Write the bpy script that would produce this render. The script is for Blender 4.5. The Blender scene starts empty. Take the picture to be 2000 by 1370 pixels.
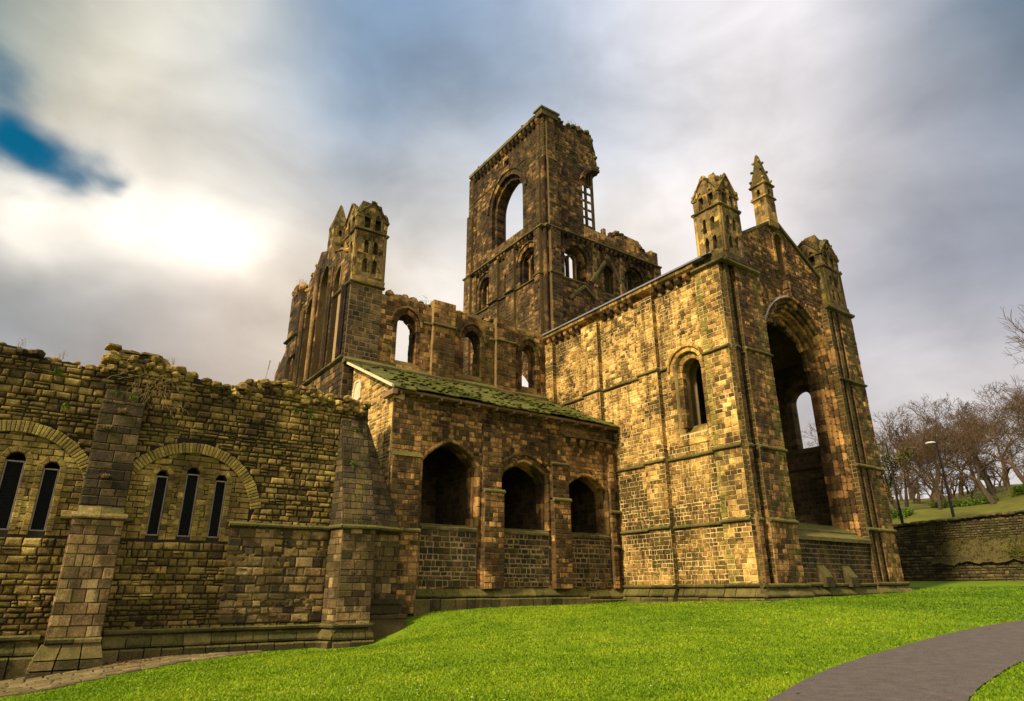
import bpy, bmesh, math, random
import numpy as np
from mathutils import Vector, Matrix, noise as mnoise
from mathutils.geometry import tessellate_polygon
rad = math.radians
S = bpy.context.scene
COL = S.collection

# ---------------------------------------------------------------- camera
cd = bpy.data.cameras.new("camera"); cam = bpy.data.objects.new("camera", cd); COL.objects.link(cam); S.camera = cam
cd.sensor_width = 36; cd.lens = 36 * 1258.33 / 2000; cd.clip_start = .1; cd.clip_end = 3000
def _cam(yaw, pit, rol):
    cy, sy, cp, sp, cr, sr = math.cos(yaw), math.sin(yaw), math.cos(pit), math.sin(pit), math.cos(rol), math.sin(rol)
    f = Vector((-sy*cp, cy*cp, sp)); r = Vector((cy, sy, 0)); u = r.cross(f)
    r2 = cr*r + sr*u; u2 = -sr*r + cr*u
    return Matrix(((r2.x, u2.x, -f.x), (r2.y, u2.y, -f.y), (r2.z, u2.z, -f.z))).to_4x4()
cam.matrix_world = _cam(rad(54.8588), rad(20.3117), rad(-.1764))

# ---------------------------------------------------------------- exposure, sun, sky
S.view_settings.view_transform = 'Standard'; S.view_settings.look = 'None'
S.view_settings.exposure = 0.58; S.view_settings.gamma = 1.0
SUN_AZ, SUN_EL = rad(188), rad(38)            # azimuth measured from +Y towards -X
SUND = Vector((-math.sin(SUN_AZ)*math.cos(SUN_EL), math.cos(SUN_AZ)*math.cos(SUN_EL), math.sin(SUN_EL)))
sl = bpy.data.lights.new("sun", 'SUN'); sun = bpy.data.objects.new("sun", sl); COL.objects.link(sun)
sl.energy = 5.0; sl.angle = rad(7); sl.color = (1.0, .84, .58)
sun.rotation_euler = SUND.to_track_quat('Z', 'Y').to_euler()

class NT:
    """tiny node-tree helper"""
    def __init__(s, tree): s.t = tree; s.n = tree.nodes; s.l = tree.links; s.n.clear()
    def new(s, typ, **kw):
        nd = s.n.new(typ)
        for k, v in kw.items(): setattr(nd, k, v)
        return nd
    def put(s, sock, v):
        if hasattr(v, 'links'): s.l.new(v, sock)
        elif v is not None:
            if isinstance(v, (tuple, list)) and len(v) == 3 and sock.type == 'RGBA': v = (*v, 1)
            sock.default_value = v
    def math(s, op, a, b=None, c=None, clamp=False):
        nd = s.new('ShaderNodeMath', operation=op, use_clamp=clamp); s.put(nd.inputs[0], a)
        if b is not None: s.put(nd.inputs[1], b)
        if c is not None: s.put(nd.inputs[2], c)
        return nd.outputs[0]
    def vmath(s, op, a, b=None):
        nd = s.new('ShaderNodeVectorMath', operation=op); s.put(nd.inputs[0], a)
        if b is not None: s.put(nd.inputs[1], b)
        return nd.outputs['Value'] if op in ('DOT_PRODUCT', 'LENGTH') else nd.outputs[0]
    def mix(s, f, a, b, mode='MIX'):
        nd = s.new('ShaderNodeMix', data_type='RGBA', blend_type=mode); s.put(nd.inputs[0], f); s.put(nd.inputs[6], a); s.put(nd.inputs[7], b)
        return nd.outputs[2]
    def rng(s, v, a, b, c=0.0, d=1.0, smooth=False):
        nd = s.new('ShaderNodeMapRange', interpolation_type='SMOOTHSTEP' if smooth else 'LINEAR'); nd.clamp = True
        s.put(nd.inputs[0], v); s.put(nd.inputs[1], a); s.put(nd.inputs[2], b); s.put(nd.inputs[3], c); s.put(nd.inputs[4], d)
        return nd.outputs[0]
    def noise(s, vec, scale, detail=4, rough=.55, dist=0.0, color=False):
        nd = s.new('ShaderNodeTexNoise'); s.put(nd.inputs['Vector'], vec); s.put(nd.inputs['Scale'], scale)
        s.put(nd.inputs['Detail'], detail); s.put(nd.inputs['Roughness'], rough); s.put(nd.inputs['Distortion'], dist)
        return nd.outputs['Color' if color else 'Fac']
    def ramp(s, f, stops):
        nd = s.new('ShaderNodeValToRGB'); s.put(nd.inputs[0], f); e = nd.color_ramp.elements
        while len(e) < len(stops): e.new(.5)
        for k, (p, c) in zip(e, stops): k.position = p; k.color = (*c, 1)
        return nd.outputs[0]

def pix(x, y):      # direction of a place in the sky, given as azimuth/elevation seen from the lawn
    v = cam.matrix_world.to_3x3() @ Vector(((x-1000)/1258.33, -(y-685)/1258.33, -1)); return v.normalized()

def build_world():
    w = bpy.data.worlds.new("World"); S.world = w; w.use_nodes = True
    N = NT(w.node_tree)
    out = N.new('ShaderNodeOutputWorld'); bg = N.new('ShaderNodeBackground'); N.l.new(bg.outputs[0], out.inputs[0])
    sky = N.new('ShaderNodeTexSky', sky_type='NISHITA'); sky.sun_disc = False
    sky.sun_elevation = SUN_EL; sky.sun_rotation = -SUN_AZ; sky.altitude = 60; sky.air_density = 1.6; sky.dust_density = 1.0; sky.ozone_density = 3.0
    d = N.new('ShaderNodeTexCoord').outputs['Generated']
    # cloud deck: gently warped direction, so that cloud edges are ragged and drawn out
    wz = N.noise(N.vmath('MULTIPLY', d, (2.2, 2.2, 4.0)), 1.5, 4, .5, color=True)
    wd = N.vmath('ADD', d, N.vmath('SCALE', N.vmath('SUBTRACT', wz, (.5, .5, .5)), None))
    wd.node.inputs[1].links[0].from_node.inputs['Scale'].default_value = .13
    wd = N.vmath('NORMALIZE', wd)
    blobs = [  # azimuth/elevation through the place in the sky, angular size (deg), colour (linear)
        ((900, 60), 15, (.17, .26, .39)), ((640, 240), 9, (.16, .27, .41)), ((1060, 130), 7, (.17, .28, .42)), ((1250, 30), 12, (.58, .60, .68)), ((1480, 60), 9, (.86, .80, .80)),
        ((1130, 250), 8, (.52, .57, .65)), ((1330, 260), 13, (.80, .75, .73)), ((1880, 110), 12, (.125, .175, .255)), ((1990, 10), 6, (.015, .115, .19)), ((1720, 250), 10, (.48, .47, .50)), ((1780, 520), 10, (.27, .29, .36)), ((1950, 350), 9, (.26, .28, .33)),
        ((1800, 760), 9, (.62, .58, .57)), ((1560, 400), 8, (.74, .68, .66)), ((850, 470), 11, (.74, .68, .61)), ((210, 160), 8, (.74, .66, .50)), ((270, 330), 6, (.55, .52, .48)), ((470, 230), 6, (.50, .50, .48)), ((330, 60), 9, (.62, .60, .52)),
        ((0, 10), 8, (.06, .16, .20)), ((480, 330), 9, (.62, .58, .53)), ((60, 570), 8, (.24, .27, .29)), ((250, 640), 9, (.33, .29, .27)), ((480, 690), 9, (.46, .39, .33)), ((600, 560), 8, (.70, .60, .49)),
        ((1000, 340), 7, (.58, .60, .62)), ((1200, 480), 6, (.84, .76, .69)), ((110, 425), 5, (.66, .61, .54))]
    acc = None; wsum = None
    for (px, py), deg, c in blobs:
        v = pix(px, py); dt = N.vmath('DOT_PRODUCT', wd, tuple(v))
        k = 1.5/(1-math.cos(rad(deg)))
        g = N.math('EXPONENT', N.math('MULTIPLY', N.math('SUBTRACT', 1.0, dt), -k))
        cv = N.vmath('SCALE', c); N.put(cv.node.inputs['Scale'], g)
        acc = cv if acc is None else N.vmath('ADD', acc, cv); wsum = g if wsum is None else N.math('ADD', wsum, g)
    base = .004                                 # the rest of the sky: pale grey stratus
    acc = N.vmath('ADD', acc, tuple(base*x for x in (.85, .80, .74))); wsum = N.math('ADD', wsum, base)
    cl = N.vmath('SCALE', acc); N.put(cl.node.inputs['Scale'], N.math('DIVIDE', 1.0, wsum))
    q = N.noise(N.vmath('MULTIPLY', d, (2.0, 2.0, 3.4)), 2.2, 5, .52, .3)
    cl2 = N.vmath('SCALE', cl); N.put(cl2.node.inputs['Scale'], N.rng(q, .25, .75, .74, 1.26))
    # bright place where the sun burns through
    gl = None
    for (px, py), deg, amp in [((410, 455), 3.6, .50), ((230, 420), 2.8, .34), ((60, 410), 2.6, .38), ((330, 440), 8, .13)]:
        g = N.math('MULTIPLY', N.math('EXPONENT', N.math('MULTIPLY', N.math('SUBTRACT', 1.0, N.vmath('DOT_PRODUCT', wd, tuple(pix(px, py)))), -1/(1-math.cos(rad(deg))))), amp)
        gl = g if gl is None else N.math('ADD', gl, g)
    gv = N.vmath('SCALE', (1.0, .91, .76)); N.put(gv.node.inputs['Scale'], gl)
    cl3 = N.vmath('ADD', cl2, gv)
    # gap of blue sky
    hole = None
    for (px, py), deg, amp in [((-5, 245), 2.5, .85), ((40, 308), 2.2, .85), ((110, 345), 1.7, .8), ((170, 368), 1.3, .8), ((225, 380), 1.0, .75), ((-10, 120), 2.4, .6)]:
        g = N.math('MULTIPLY', N.math('EXPONENT', N.math('MULTIPLY', N.math('SUBTRACT', 1.0, N.vmath('DOT_PRODUCT', wd, tuple(pix(px, py)))), -1/(1-math.cos(rad(deg))))), amp)
        hole = g if hole is None else N.math('ADD', hole, g)
    q2 = N.noise(N.vmath('MULTIPLY', d, (4, 4, 7)), 2.5, 5, .55, .4)
    hm = N.rng(N.math('ADD', hole, N.math('MULTIPLY', N.math('SUBTRACT', q2, .5), 1.0)), .12, 1.35, smooth=True)
    skyc = N.vmath('MULTIPLY', sky.outputs[0], (.02, .36, .45))
    tot = N.mix(hm, N.vmath('SCALE', cl3), skyc)
    tot.node.inputs[6].links[0].from_node.inputs['Scale'].default_value = 8.3
    N.put(bg.inputs[0], tot); bg.inputs[1].default_value = .1
build_world()

# ================================================================ helpers
MESHN = {}
def link(name, me, mat, parent=None):
    o = bpy.data.objects.new(name, me); COL.objects.link(o)
    if mat: me.materials.append(mat)
    if parent: o.parent = parent
    return o
def tag(o, label=None, cat=None, group=None, kind=None):
    for k, v in (('label', label), ('category', cat), ('group', group), ('kind', kind)):
        if v: o[k] = v
    return o
def empty(name, label, cat, loc=(0, 0, 0), group=None):
    o = bpy.data.objects.new(name, None); COL.objects.link(o); o.location = loc; o.empty_display_size = .3
    return tag(o, label, cat, group)

class Fr:
    """a plane to build on: a along A, b along B (up), d outwards along N"""
    def __init__(s, o, A, B=(0, 0, 1), N=None):
        s.o = np.array(o, float); s.A = np.array(A, float); s.B = np.array(B, float)
        s.N = np.cross(s.A, s.B) if N is None else np.array(N, float)
    def p(s, a, b, d=0.0): return s.o + a*s.A + b*s.B + d*s.N
def FS(y): return Fr((0, y, 0), (1, 0, 0))       # faces south, a = X
def FE(x): return Fr((x, 0, 0), (0, 1, 0))       # faces east, a = Y
def FN(y): return Fr((0, y, 0), (-1, 0, 0))      # faces north, a = -X
def FW(x): return Fr((x, 0, 0), (0, -1, 0))      # faces west, a = -Y

class MB:
    def __init__(s, seed=1): s.V = []; s.F = []; s.C = []; s.M = []; s.r = random.Random(seed)
    def mark(s): s.M.append((len(s.V), len(s.F)))
    def build_each(s, name, mat, parent=None, label=None):
        """one object for every marked run"""
        ends = s.M[1:]+[(len(s.V), len(s.F))]
        for (v0, f0), (v1, f1) in zip(s.M, ends):
            if f1 == f0: continue
            m = MB(); m.V = s.V[v0:v1]; m.F = [[i-v0 for i in f] for f in s.F[f0:f1]]; m.C = s.C[f0:f1]; m.build(name, mat, parent, label)
    def add(s, vs, fs, c):
        k = len(s.V); s.V.extend(vs)
        for f in fs: s.F.append([k+i for i in f]); s.C.append(c)
    def build(s, name, mat, parent=None, label=None, smooth=False, rough=0.0):
        me = bpy.data.meshes.new(name)
        P = np.array([tuple(v) for v in s.V], float)
        if rough:      # weathered: soft worn offsets that keep neighbouring stones together
            P += rough*np.array([tuple(mnoise.noise_vector(Vector(p)*2.2)+mnoise.noise_vector(Vector(p)*6.1)*.6) for p in P])
        if parent is not None:
            off = np.zeros(3); q = parent
            while q: off += np.array(q.location); q = q.parent
            P = P - off
        me.from_pydata(P.tolist(), [], s.F)
        at = me.attributes.new('stone', 'FLOAT_COLOR', 'FACE')
        c = np.array([(*k, 0.0) if len(k) == 3 else k for k in s.C], np.float32)
        at.data.foreach_set('color', c.ravel())
        if smooth: me.polygons.foreach_set('use_smooth', [True]*len(s.F))
        o = link(name, me, mat, parent)
        if label: o['label'] = label
        return o
    # --- shapes
    def tone(s, lo=0., hi=1., typ=1.0): return (s.r.uniform(lo, hi), s.r.random(), typ)
    def hexa(s, P, c=None):   # 8 points: 0-3 bottom loop, 4-7 top loop
        s.add(P, [(3, 2, 1, 0), (4, 5, 6, 7), (0, 1, 5, 4), (1, 2, 6, 5), (2, 3, 7, 6), (3, 0, 4, 7)], c or s.tone())
    def box(s, x0, x1, y0, y1, z0, z1, c=None):
        s.hexa([(x0, y0, z0), (x1, y0, z0), (x1, y1, z0), (x0, y1, z0), (x0, y0, z1), (x1, y0, z1), (x1, y1, z1), (x0, y1, z1)], c or s.tone())
    def block(s, fr, q, d0, d1, bev=.02, c=None, soft=False):
        """stone: quad q (a,b) CCW from depth d0 out to d1 with worn edges"""
        c = c or s.tone(); q = [np.array(v, float) for v in q]; n = len(q)
        def inset(t):
            o = []
            for i in range(n):
                e1 = q[(i+1) % n]-q[i]; e2 = q[i-1]-q[i]; l1 = np.hypot(*e1) or 1; l2 = np.hypot(*e2) or 1
                o.append(q[i] + e1/l1*min(t, l1*.3) + e2/l2*min(t, l2*.3))
            return o
        lv = [(q, d0), (q, d1-bev), (inset(bev), d1)] if not soft else [(q, d0), (q, d0+(d1-d0)*.35), (inset(bev*.8), d0+(d1-d0)*.82), (inset(bev*2.1), d1)]
        vs = [fr.p(v[0], v[1], d) for (l, d) in lv for v in l]; fs = []
        for k in range(len(lv)-1):
            for i in range(n): j = (i+1) % n; fs.append((k*n+i, k*n+j, (k+1)*n+j, (k+1)*n+i))
        m = (len(lv)-1)*n; fs.append(tuple(m+i for i in range(n)))
        s.add(vs, fs, c)
    def plate(s, fr, outline, holes=(), th=1.0, d=0.0, c=(.5, .5, 0.0), back=True):
        loops = [list(outline)]+[list(h) for h in holes]
        flat = [p for l in loops for p in l]
        tris = tessellate_polygon([[Vector((p[0], p[1], 0)) for p in l] for l in loops])
        n = len(flat)
        vs = [fr.p(p[0], p[1], d) for p in flat]+[fr.p(p[0], p[1], d-th) for p in flat]
        fs = []
        for t in tris:
            a, b, e = (np.array(flat[i]) for i in t)
            cr = (b[0]-a[0])*(e[1]-a[1])-(b[1]-a[1])*(e[0]-a[0])
            if abs(cr) < 1e-9: continue
            t = tuple(t) if cr > 0 else (t[0], t[2], t[1])
            fs.append(t)
            if back: fs.append((t[0]+n, t[2]+n, t[1]+n))
        k = 0
        for l in loops:
            m = len(l)
            for i in range(m): j = (i+1) % m; fs.append((k+i, k+j, k+j+n, k+i+n))
            k += m
        s.add(vs, fs, c)
    def courses(s, fr, outline, holes=(), ch=(.24, .34), w=(.3, .62), p=(.02, .05), bev=.025, gap=.018, jit=.008, d=0.0, lo=0., hi=1., soft=False, split=0., tone=None, minw=.12):
        """fill the region with coursed stones"""
        loops = [outline]+list(holes); R = s.r
        def iv(y):
            xs = []
            for l in loops:
                for i in range(len(l)):
                    (x0, y0), (x1, y1) = l[i], l[(i+1) % len(l)]
                    if (y0 <= y) != (y1 <= y): xs.append(x0+(y-y0)/(y1-y0)*(x1-x0))
            xs.sort(); return [(xs[i], xs[i+1]) for i in range(0, len(xs)-1, 2)]
        def isect(A, B): return [(max(a, c), min(b, e)) for a, b in A for c, e in B if min(b, e)-max(a, c) > .02]
        y = min(v[1] for v in outline); top = max(v[1] for v in outline)
        while y < top-.05:
            h = R.uniform(*ch)
            if top-y-h < ch[0]*.5: h = top-y
            y1 = min(y+h, top)
            I = isect(isect(iv(y+.01), iv((y+y1)/2+.003)), iv(y1-.01))
            for a, b in I:
                x = a
                while b-x > .03:
                    ww = R.uniform(*w)
                    if R.random() < .16: ww *= .6
                    if b-x-ww < max(minw, w[0]*.55): ww = b-x
                    x1 = min(x+ww, b)
                    g = gap/2; parts = [(y, y1)]
                    if split and R.random() < split: ym = y+(y1-y)*R.uniform(.4, .65); parts = [(y, ym), (ym, y1)]
                    for ya, yb in parts:
                        if x1-x < .05: continue
                        J = lambda: R.uniform(-jit, jit)
                        q = [(x+g+J(), ya+g+J()), (x1-g+J(), ya+g+J()), (x1-g+J(), yb-g+J()), (x+g+J(), yb-g+J())]
                        c = tone(R, (x+x1)/2, (ya+yb)/2) if tone else (R.uniform(lo, hi), R.random(), 1.0)
                        s.block(fr, q, d-.03, d+R.uniform(*p), bev, c, soft)
                    x = x1
            y = y1
    def wall(s, fr, outline, holes=(), th=1.0, **k):
        s.plate(fr, outline, holes, th, d=k.get('d', 0.0)); s.courses(fr, outline, holes, **k)
    def ring(s, fr, poly, w, d0, d1, inner=.015, step=.34, bev=.02, lo=0., hi=1., closed=False, gap=.012, ragged=0.):
        """dressed stones along an opening's edge: poly runs with the solid wall on its left-hand side"""
        pts = [np.array(v, float) for v in poly]
        seg = [np.hypot(*(pts[i+1]-pts[i])) for i in range(len(pts)-1)]; L = sum(seg); n = max(1, round(L/step))
        def at(t):
            for i, l in enumerate(seg):
                if t <= l or i == len(seg)-1: e = (pts[i+1]-pts[i])/max(l, 1e-9); return pts[i]+e*min(t, l), e
                t -= l
        def nrm(t):
            _, e1 = at(max(t-.06, 0)); _, e2 = at(min(t+.06, L)); e = e1+e2; e = e/(np.hypot(*e) or 1); return np.array((-e[1], e[0]))
        for k in range(n):
            t0, t1 = L*k/n+gap/2, L*(k+1)/n-gap/2
            p0, p1 = at(t0)[0], at(t1)[0]; n0, n1 = nrm(t0), nrm(t1)
            ii = inner + (s.r.uniform(0, ragged) if ragged else 0); ww = w*s.r.uniform(.96, 1.04)
            q = [p0-n0*ii, p0+n0*ww, p1+n1*ww, p1-n1*ii]
            ar = sum(q[i][0]*q[(i+1) % 4][1]-q[(i+1) % 4][0]*q[i][1] for i in range(4))
            if ar < 0: q = q[::-1]
            s.block(fr, q, d0, d1+s.r.uniform(-.008, .008), bev, s.tone(lo, hi))
    def prof(s, fr, a0, a1, pr, c=None, step=1.0):
        """moulding: profile pr [(d,b)...] carried from a0 to a1 in separate stones"""
        n = max(1, round(abs(a1-a0)/step)); m = len(pr)
        for k in range(n):
            x0 = a0+(a1-a0)*k/n+.006; x1 = a0+(a1-a0)*(k+1)/n-.006; jz = s.r.uniform(-.012, .012); jd = s.r.uniform(-.012, .012)
            vs = [fr.p(x, b+jz, d+(jd if d > .02 else 0)) for x in (x0, x1) for d, b in pr]
            fs = [(i, (i+1) % m, m+(i+1) % m, m+i) for i in range(m)]+[tuple(range(m))[::-1], tuple(range(m, 2*m))]
            s.add(vs, fs, c or s.tone())
    def string(s, fr, a0, a1, b, h=.2, pj=.14, d=0.0, lo=.2, hi=.7):
        s.mark()
        s.prof(fr, a0, a1, [(d-.05, b+h*.55), (d+.02, b+h*.55), (d+pj, b+h*.12), (d+pj, b-h*.22), (d+pj*.45, b-h*.45), (d-.05, b-h*.45)][::-1], None, 1.1)
    def lump(s, c, r, fl=(1, 1, .6), tone=None):
        """a loose rubble stone"""
        R = s.r; ph = R.uniform(0, 6.3); ca, sa = math.cos(ph), math.sin(ph); tx = R.uniform(-.25, .25)
        vs = []
        for z, k in ((-1, .72), (-.45, 1.0), (.45, .98), (1, .66)):
            for i in range(6):
                a = i/6*2*math.pi; kk = k*R.uniform(.82, 1.14)*(1.12 if i % 3 else .95)
                x, y, zz = math.cos(a)*kk*fl[0], math.sin(a)*kk*fl[1], z*fl[2]*R.uniform(.85, 1.1)
                x, zz = x-zz*tx, zz+x*tx
                vs.append((c[0]+r*(x*ca-y*sa), c[1]+r*(x*sa+y*ca), c[2]+r*zz))
        fs = [tuple(range(6))[::-1], tuple(range(18, 24))]
        for k in range(3):
            for i in range(6): j = (i+1) % 6; fs.append((k*6+i, k*6+j, k*6+6+j, k*6+6+i))
        s.add(vs, fs, tone or s.tone())
    def corbel(s, fr, a, b, w=.28, h=.38, pj=.32):
        q = [(a-w/2, b-h), (a+w/2, b-h), (a+w/2, b), (a-w/2, b)]
        vs = [fr.p(a+sx*w/2, b+bb, d) for sx in (-1, 1) for d, bb in ((-.05, 0), (pj, 0), (pj, -h*.45), (pj*.55, -h*.85), (-.05, -h))]
        s.add(vs, [(0, 1, 6, 5)[::-1], (1, 2, 7, 6)[::-1], (2, 3, 8, 7)[::-1], (3, 4, 9, 8)[::-1], (0, 1, 2, 3, 4), (9, 8, 7, 6, 5)], s.tone(0, .7))
    def tube(s, p0, p1, r0, r1=None, n=8, c=None, cap=True):
        p0 = np.array(p0, float); p1 = np.array(p1, float); r1 = r0 if r1 is None else r1
        d = p1-p0; d = d/(np.linalg.norm(d) or 1); u = np.cross(d, (0, 0, 1) if abs(d[2]) < .9 else (1, 0, 0)); u /= np.linalg.norm(u); v = np.cross(d, u)
        vs = [p+r*(math.cos(2*math.pi*i/n)*u+math.sin(2*math.pi*i/n)*v) for p, r in ((p0, r0), (p1, r1)) for i in range(n)]
        fs = [(i, (i+1) % n, n+(i+1) % n, n+i) for i in range(n)]
        if cap: fs += [tuple(range(n))[::-1], tuple(range(n, 2*n))]
        s.add(vs, fs, c or s.tone())

def pointed(ac, hw, b0, bs, ba, n=9):
    """opening outline: left foot up to a pointed head and down to the right foot (CW seen from outside)"""
    h = ba-bs
    if h <= hw*1.001:   # round or depressed head
        L = [(ac-hw*math.cos(t), bs+h*math.sin(t)**.92) for t in np.linspace(0, math.pi, 2*n)]
    else:
        Rr = (hw*hw+h*h)/(2*hw); cx = Rr-hw; t1 = math.atan2(h, cx)
        A = [(ac+cx-Rr*math.cos(t), bs+Rr*math.sin(t)) for t in np.linspace(0, t1, n)]
        L = A+[(2*ac-x, y) for x, y in A[-2::-1]]
    return [(ac-hw, b0)]+L+[(ac+hw, b0)]
def four_centred(ac, hw, b0, bs, ba, n=7):
    L = [(ac+hw*x, bs+(ba-bs)*(1-abs(x)**1.3)**.75) for x in -np.cos(np.linspace(0, math.pi/2, 12))]
    return [(ac-hw, b0)]+L+[(2*ac-x, y) for x, y in L[-2::-1]]+[(ac+hw, b0)]
def rect(a0, a1, b0, b1): return [(a0, b0), (a1, b0), (a1, b1), (a0, b1)]
def ccw(l): return l[::-1]

# ================================================================ materials
def stone_mat(name, pal, mortar, soot=.5, moss=.2, mossc=(.085, .095, .012), mossup=.8, sootlo=.5, gain=1.0, bump=.5, sootc=.22, streak=.35, seed=0.0, spread=.75, smoss=.25, tex=.75):
    m = bpy.data.materials.new(name); m.use_nodes = True; N = NT(m.node_tree)
    out = N.new('ShaderNodeOutputMaterial'); bs = N.new('ShaderNodeBsdfPrincipled'); N.l.new(bs.outputs[0], out.inputs[0])
    geo = N.new('ShaderNodeNewGeometry'); P = N.vmath('ADD', geo.outputs['Position'], (seed*7.3, seed*3.1, seed*1.7))
    at = N.new('ShaderNodeAttribute', attribute_name='stone'); sp = N.new('ShaderNodeSeparateColor'); N.l.new(at.outputs['Color'], sp.inputs[0])
    r, g, b = sp.outputs
    n1 = N.noise(P, 7.0, 7, .62); n0 = N.noise(P, 28.0, 3, .6)
    col = N.ramp(N.math('ADD', N.math('MULTIPLY_ADD', r, spread, .5-spread/2), N.math('ADD', N.math('MULTIPLY', N.math('SUBTRACT', n1, .5), tex), N.math('MULTIPLY', N.math('SUBTRACT', N.noise(P, .75, 4, .6), .5), 1.3))), [(i/(len(pal)-1), tuple(x*gain for x in c)) for i, c in enumerate(pal)])
    col = N.mix(1.0, col, N.ramp(n0, [(.3, (.58, .57, .55)), (.7, (1.34, 1.31, 1.26))]), 'MULTIPLY')
    mo = N.mix(N.noise(P, 5, 4), tuple(x*.7 for x in mortar), tuple(x*1.25 for x in mortar))
    col = N.mix(b, mo, col)
    # soot: black crust in broad patches, taking whole stones here and there
    nb = N.noise(P, .42, 6, .66)
    sm = N.rng(N.math('ADD', nb, N.math('MULTIPLY', N.math('SUBTRACT', g, .5), N.math('MULTIPLY', b, .22))), sootlo+.01, sootlo+.08, 0, soot, True)
    nb2 = N.noise(P, .11, 2, .5)
    sm = N.math('MAXIMUM', sm, N.math('MULTIPLY', N.rng(N.math('ADD', nb2, N.math('MULTIPLY', N.math('SUBTRACT', nb, .5), .9)), .56, .66), soot*.9))
    st = N.noise(N.vmath('MULTIPLY', P, (1.3, 1.3, .10)), 1.6, 5, .6)
    sm = N.math('MAXIMUM', sm, N.rng(st, .52, .66, 0, streak*soot*1.8))
    sm = N.math('MULTIPLY', sm, N.rng(n1, .25, .6, .65, 1.0))
    sm = N.math('MULTIPLY', sm, N.rng(b, 0, 1, .45, 1.0))
    col = N.mix(sm, col, N.mix(1.0, col, (sootc, sootc*.95, sootc*.9), 'MULTIPLY'))
    # moss and algae
    nz = N.new('ShaderNodeSeparateXYZ'); N.l.new(geo.outputs['Normal'], nz.inputs[0])
    mm = N.rng(N.noise(N.vmath('MULTIPLY', P, (1.3, 1.3, .2)), .8, 5, .65), .62-.26*moss, .80-.2*moss, 0, min(1, moss*1.6), True)
    mm = N.math('MAXIMUM', mm, N.math('MULTIPLY', N.rng(N.math('ADD', g, N.math('MULTIPLY', N.noise(P, .45, 3), .5)), 1.0, 1.12), smoss))
    mm = N.math('MAXIMUM', mm, N.math('MULTIPLY', N.rng(nz.outputs[2], .25, .75), mossup))
    mm = N.math('MAXIMUM', mm, at.outputs['Alpha'])
    mm = N.math('MULTIPLY', mm, N.rng(N.noise(P, 11, 5, .65), .36, .58, 0, 1), clamp=True)
    mc = N.mix(N.noise(P, 3.0, 3), tuple(x*.55 for x in mossc), tuple(x*1.5 for x in mossc))
    col = N.mix(N.math('MULTIPLY', mm, .92), col, mc)
    N.put(bs.inputs['Base Color'], col); bs.inputs['Roughness'].default_value = .93
    bs.inputs['Specular IOR Level'].default_value = .22
    bp = N.new('ShaderNodeBump'); bp.inputs['Strength'].default_value = min(1, bump*1.7); bp.inputs['Distance'].default_value = .07
    N.put(bp.inputs['Height'], N.math('ADD', N.math('MULTIPLY', n1, .8), N.math('MULTIPLY', n0, .35))); N.l.new(bp.outputs[0], bs.inputs['Normal'])
    return m
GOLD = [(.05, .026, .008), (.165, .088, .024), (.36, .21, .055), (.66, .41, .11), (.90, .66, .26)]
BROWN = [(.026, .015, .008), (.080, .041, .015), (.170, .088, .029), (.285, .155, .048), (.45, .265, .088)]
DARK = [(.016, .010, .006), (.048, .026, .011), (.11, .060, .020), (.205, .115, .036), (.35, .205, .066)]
M_GOLD = stone_mat('sunlit_ashlar', GOLD, (.66, .47, .19), .96, .14, sootlo=.488, seed=1, mossup=.5, spread=.42, sootc=.13, streak=.65, mossc=(.20, .18, .025))  # paler stone, sunlight on the south faces put into its colour
M_EAST = stone_mat('shaded_sooty_ashlar', BROWN, (.26, .165, .058), .96, .20, sootlo=.445, seed=2, gain=1.65, spread=.46, sootc=.10, streak=.5)  # darker stone, soot plus the shade of the east faces in its colour
M_CHAP = stone_mat('chapel_ashlar', BROWN, (.13, .08, .03), .93, .16, sootlo=.445, seed=3, gain=1.65, spread=.46, sootc=.10, streak=.5)
M_PATCH = stone_mat('dark_infill_stone', [(.018, .014, .010), (.04, .028, .016), (.075, .045, .018), (.16, .09, .03)], (.27, .18, .075), .6, .12, sootlo=.50, seed=4)
M_CORNER = stone_mat('dark_corner_stone', [(.022, .016, .010), (.05, .034, .018), (.10, .064, .026), (.17, .11, .04)], (.30, .20, .085), .5, .25, sootlo=.52, seed=18, gain=1.2)
M_FRONT = stone_mat('sooty_front', DARK, (.12, .075, .025), .95, .4, sootlo=.41, seed=19, gain=1.0, spread=.7, sootc=.12, mossc=(.13, .115, .014))
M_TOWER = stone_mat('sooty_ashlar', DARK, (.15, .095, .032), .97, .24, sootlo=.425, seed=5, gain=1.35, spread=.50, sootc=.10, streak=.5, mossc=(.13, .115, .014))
M_TRANS = stone_mat('mossy_ashlar', BROWN, (.26, .165, .055), .93, .42, sootlo=.445, seed=6, gain=1.6, mossc=(.14, .125, .014), spread=.50, sootc=.10, streak=.5)
M_TURRET = stone_mat('turret_stone', [(.07, .045, .017), (.14, .09, .028), (.26, .165, .045), (.42, .27, .065)], (.20, .13, .05), .95, .45, sootlo=.43, seed=7, gain=1.3, mossc=(.12, .115, .013), spread=.9, sootc=.14)
M_RUB = stone_mat('rubble_stone', [(.035, .022, .008), (.095, .060, .018), (.17, .112, .030), (.25, .170, .044), (.36, .26, .075)], (.022, .016, .009), .92, .28, sootlo=.475, seed=8, gain=1.55, mossc=(.20, .155, .018), bump=.7, mossup=.35, smoss=.55, spread=.7)
M_BUTT = stone_mat('buttress_stone', [(.026, .019, .012), (.055, .038, .020), (.10, .068, .030), (.17, .112, .042)], (.03, .02, .01), .8, .38, sootlo=.47, seed=9, gain=1.15, mossc=(.13, .115, .014))
M_RED = stone_mat('reddish_stone', [(.045, .032, .018), (.10, .065, .03), (.18, .11, .044), (.27, .175, .065), (.36, .26, .11)], (.06, .04, .016), .9, .34, sootlo=.455, seed=10, gain=1.1, bump=.7)
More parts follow.
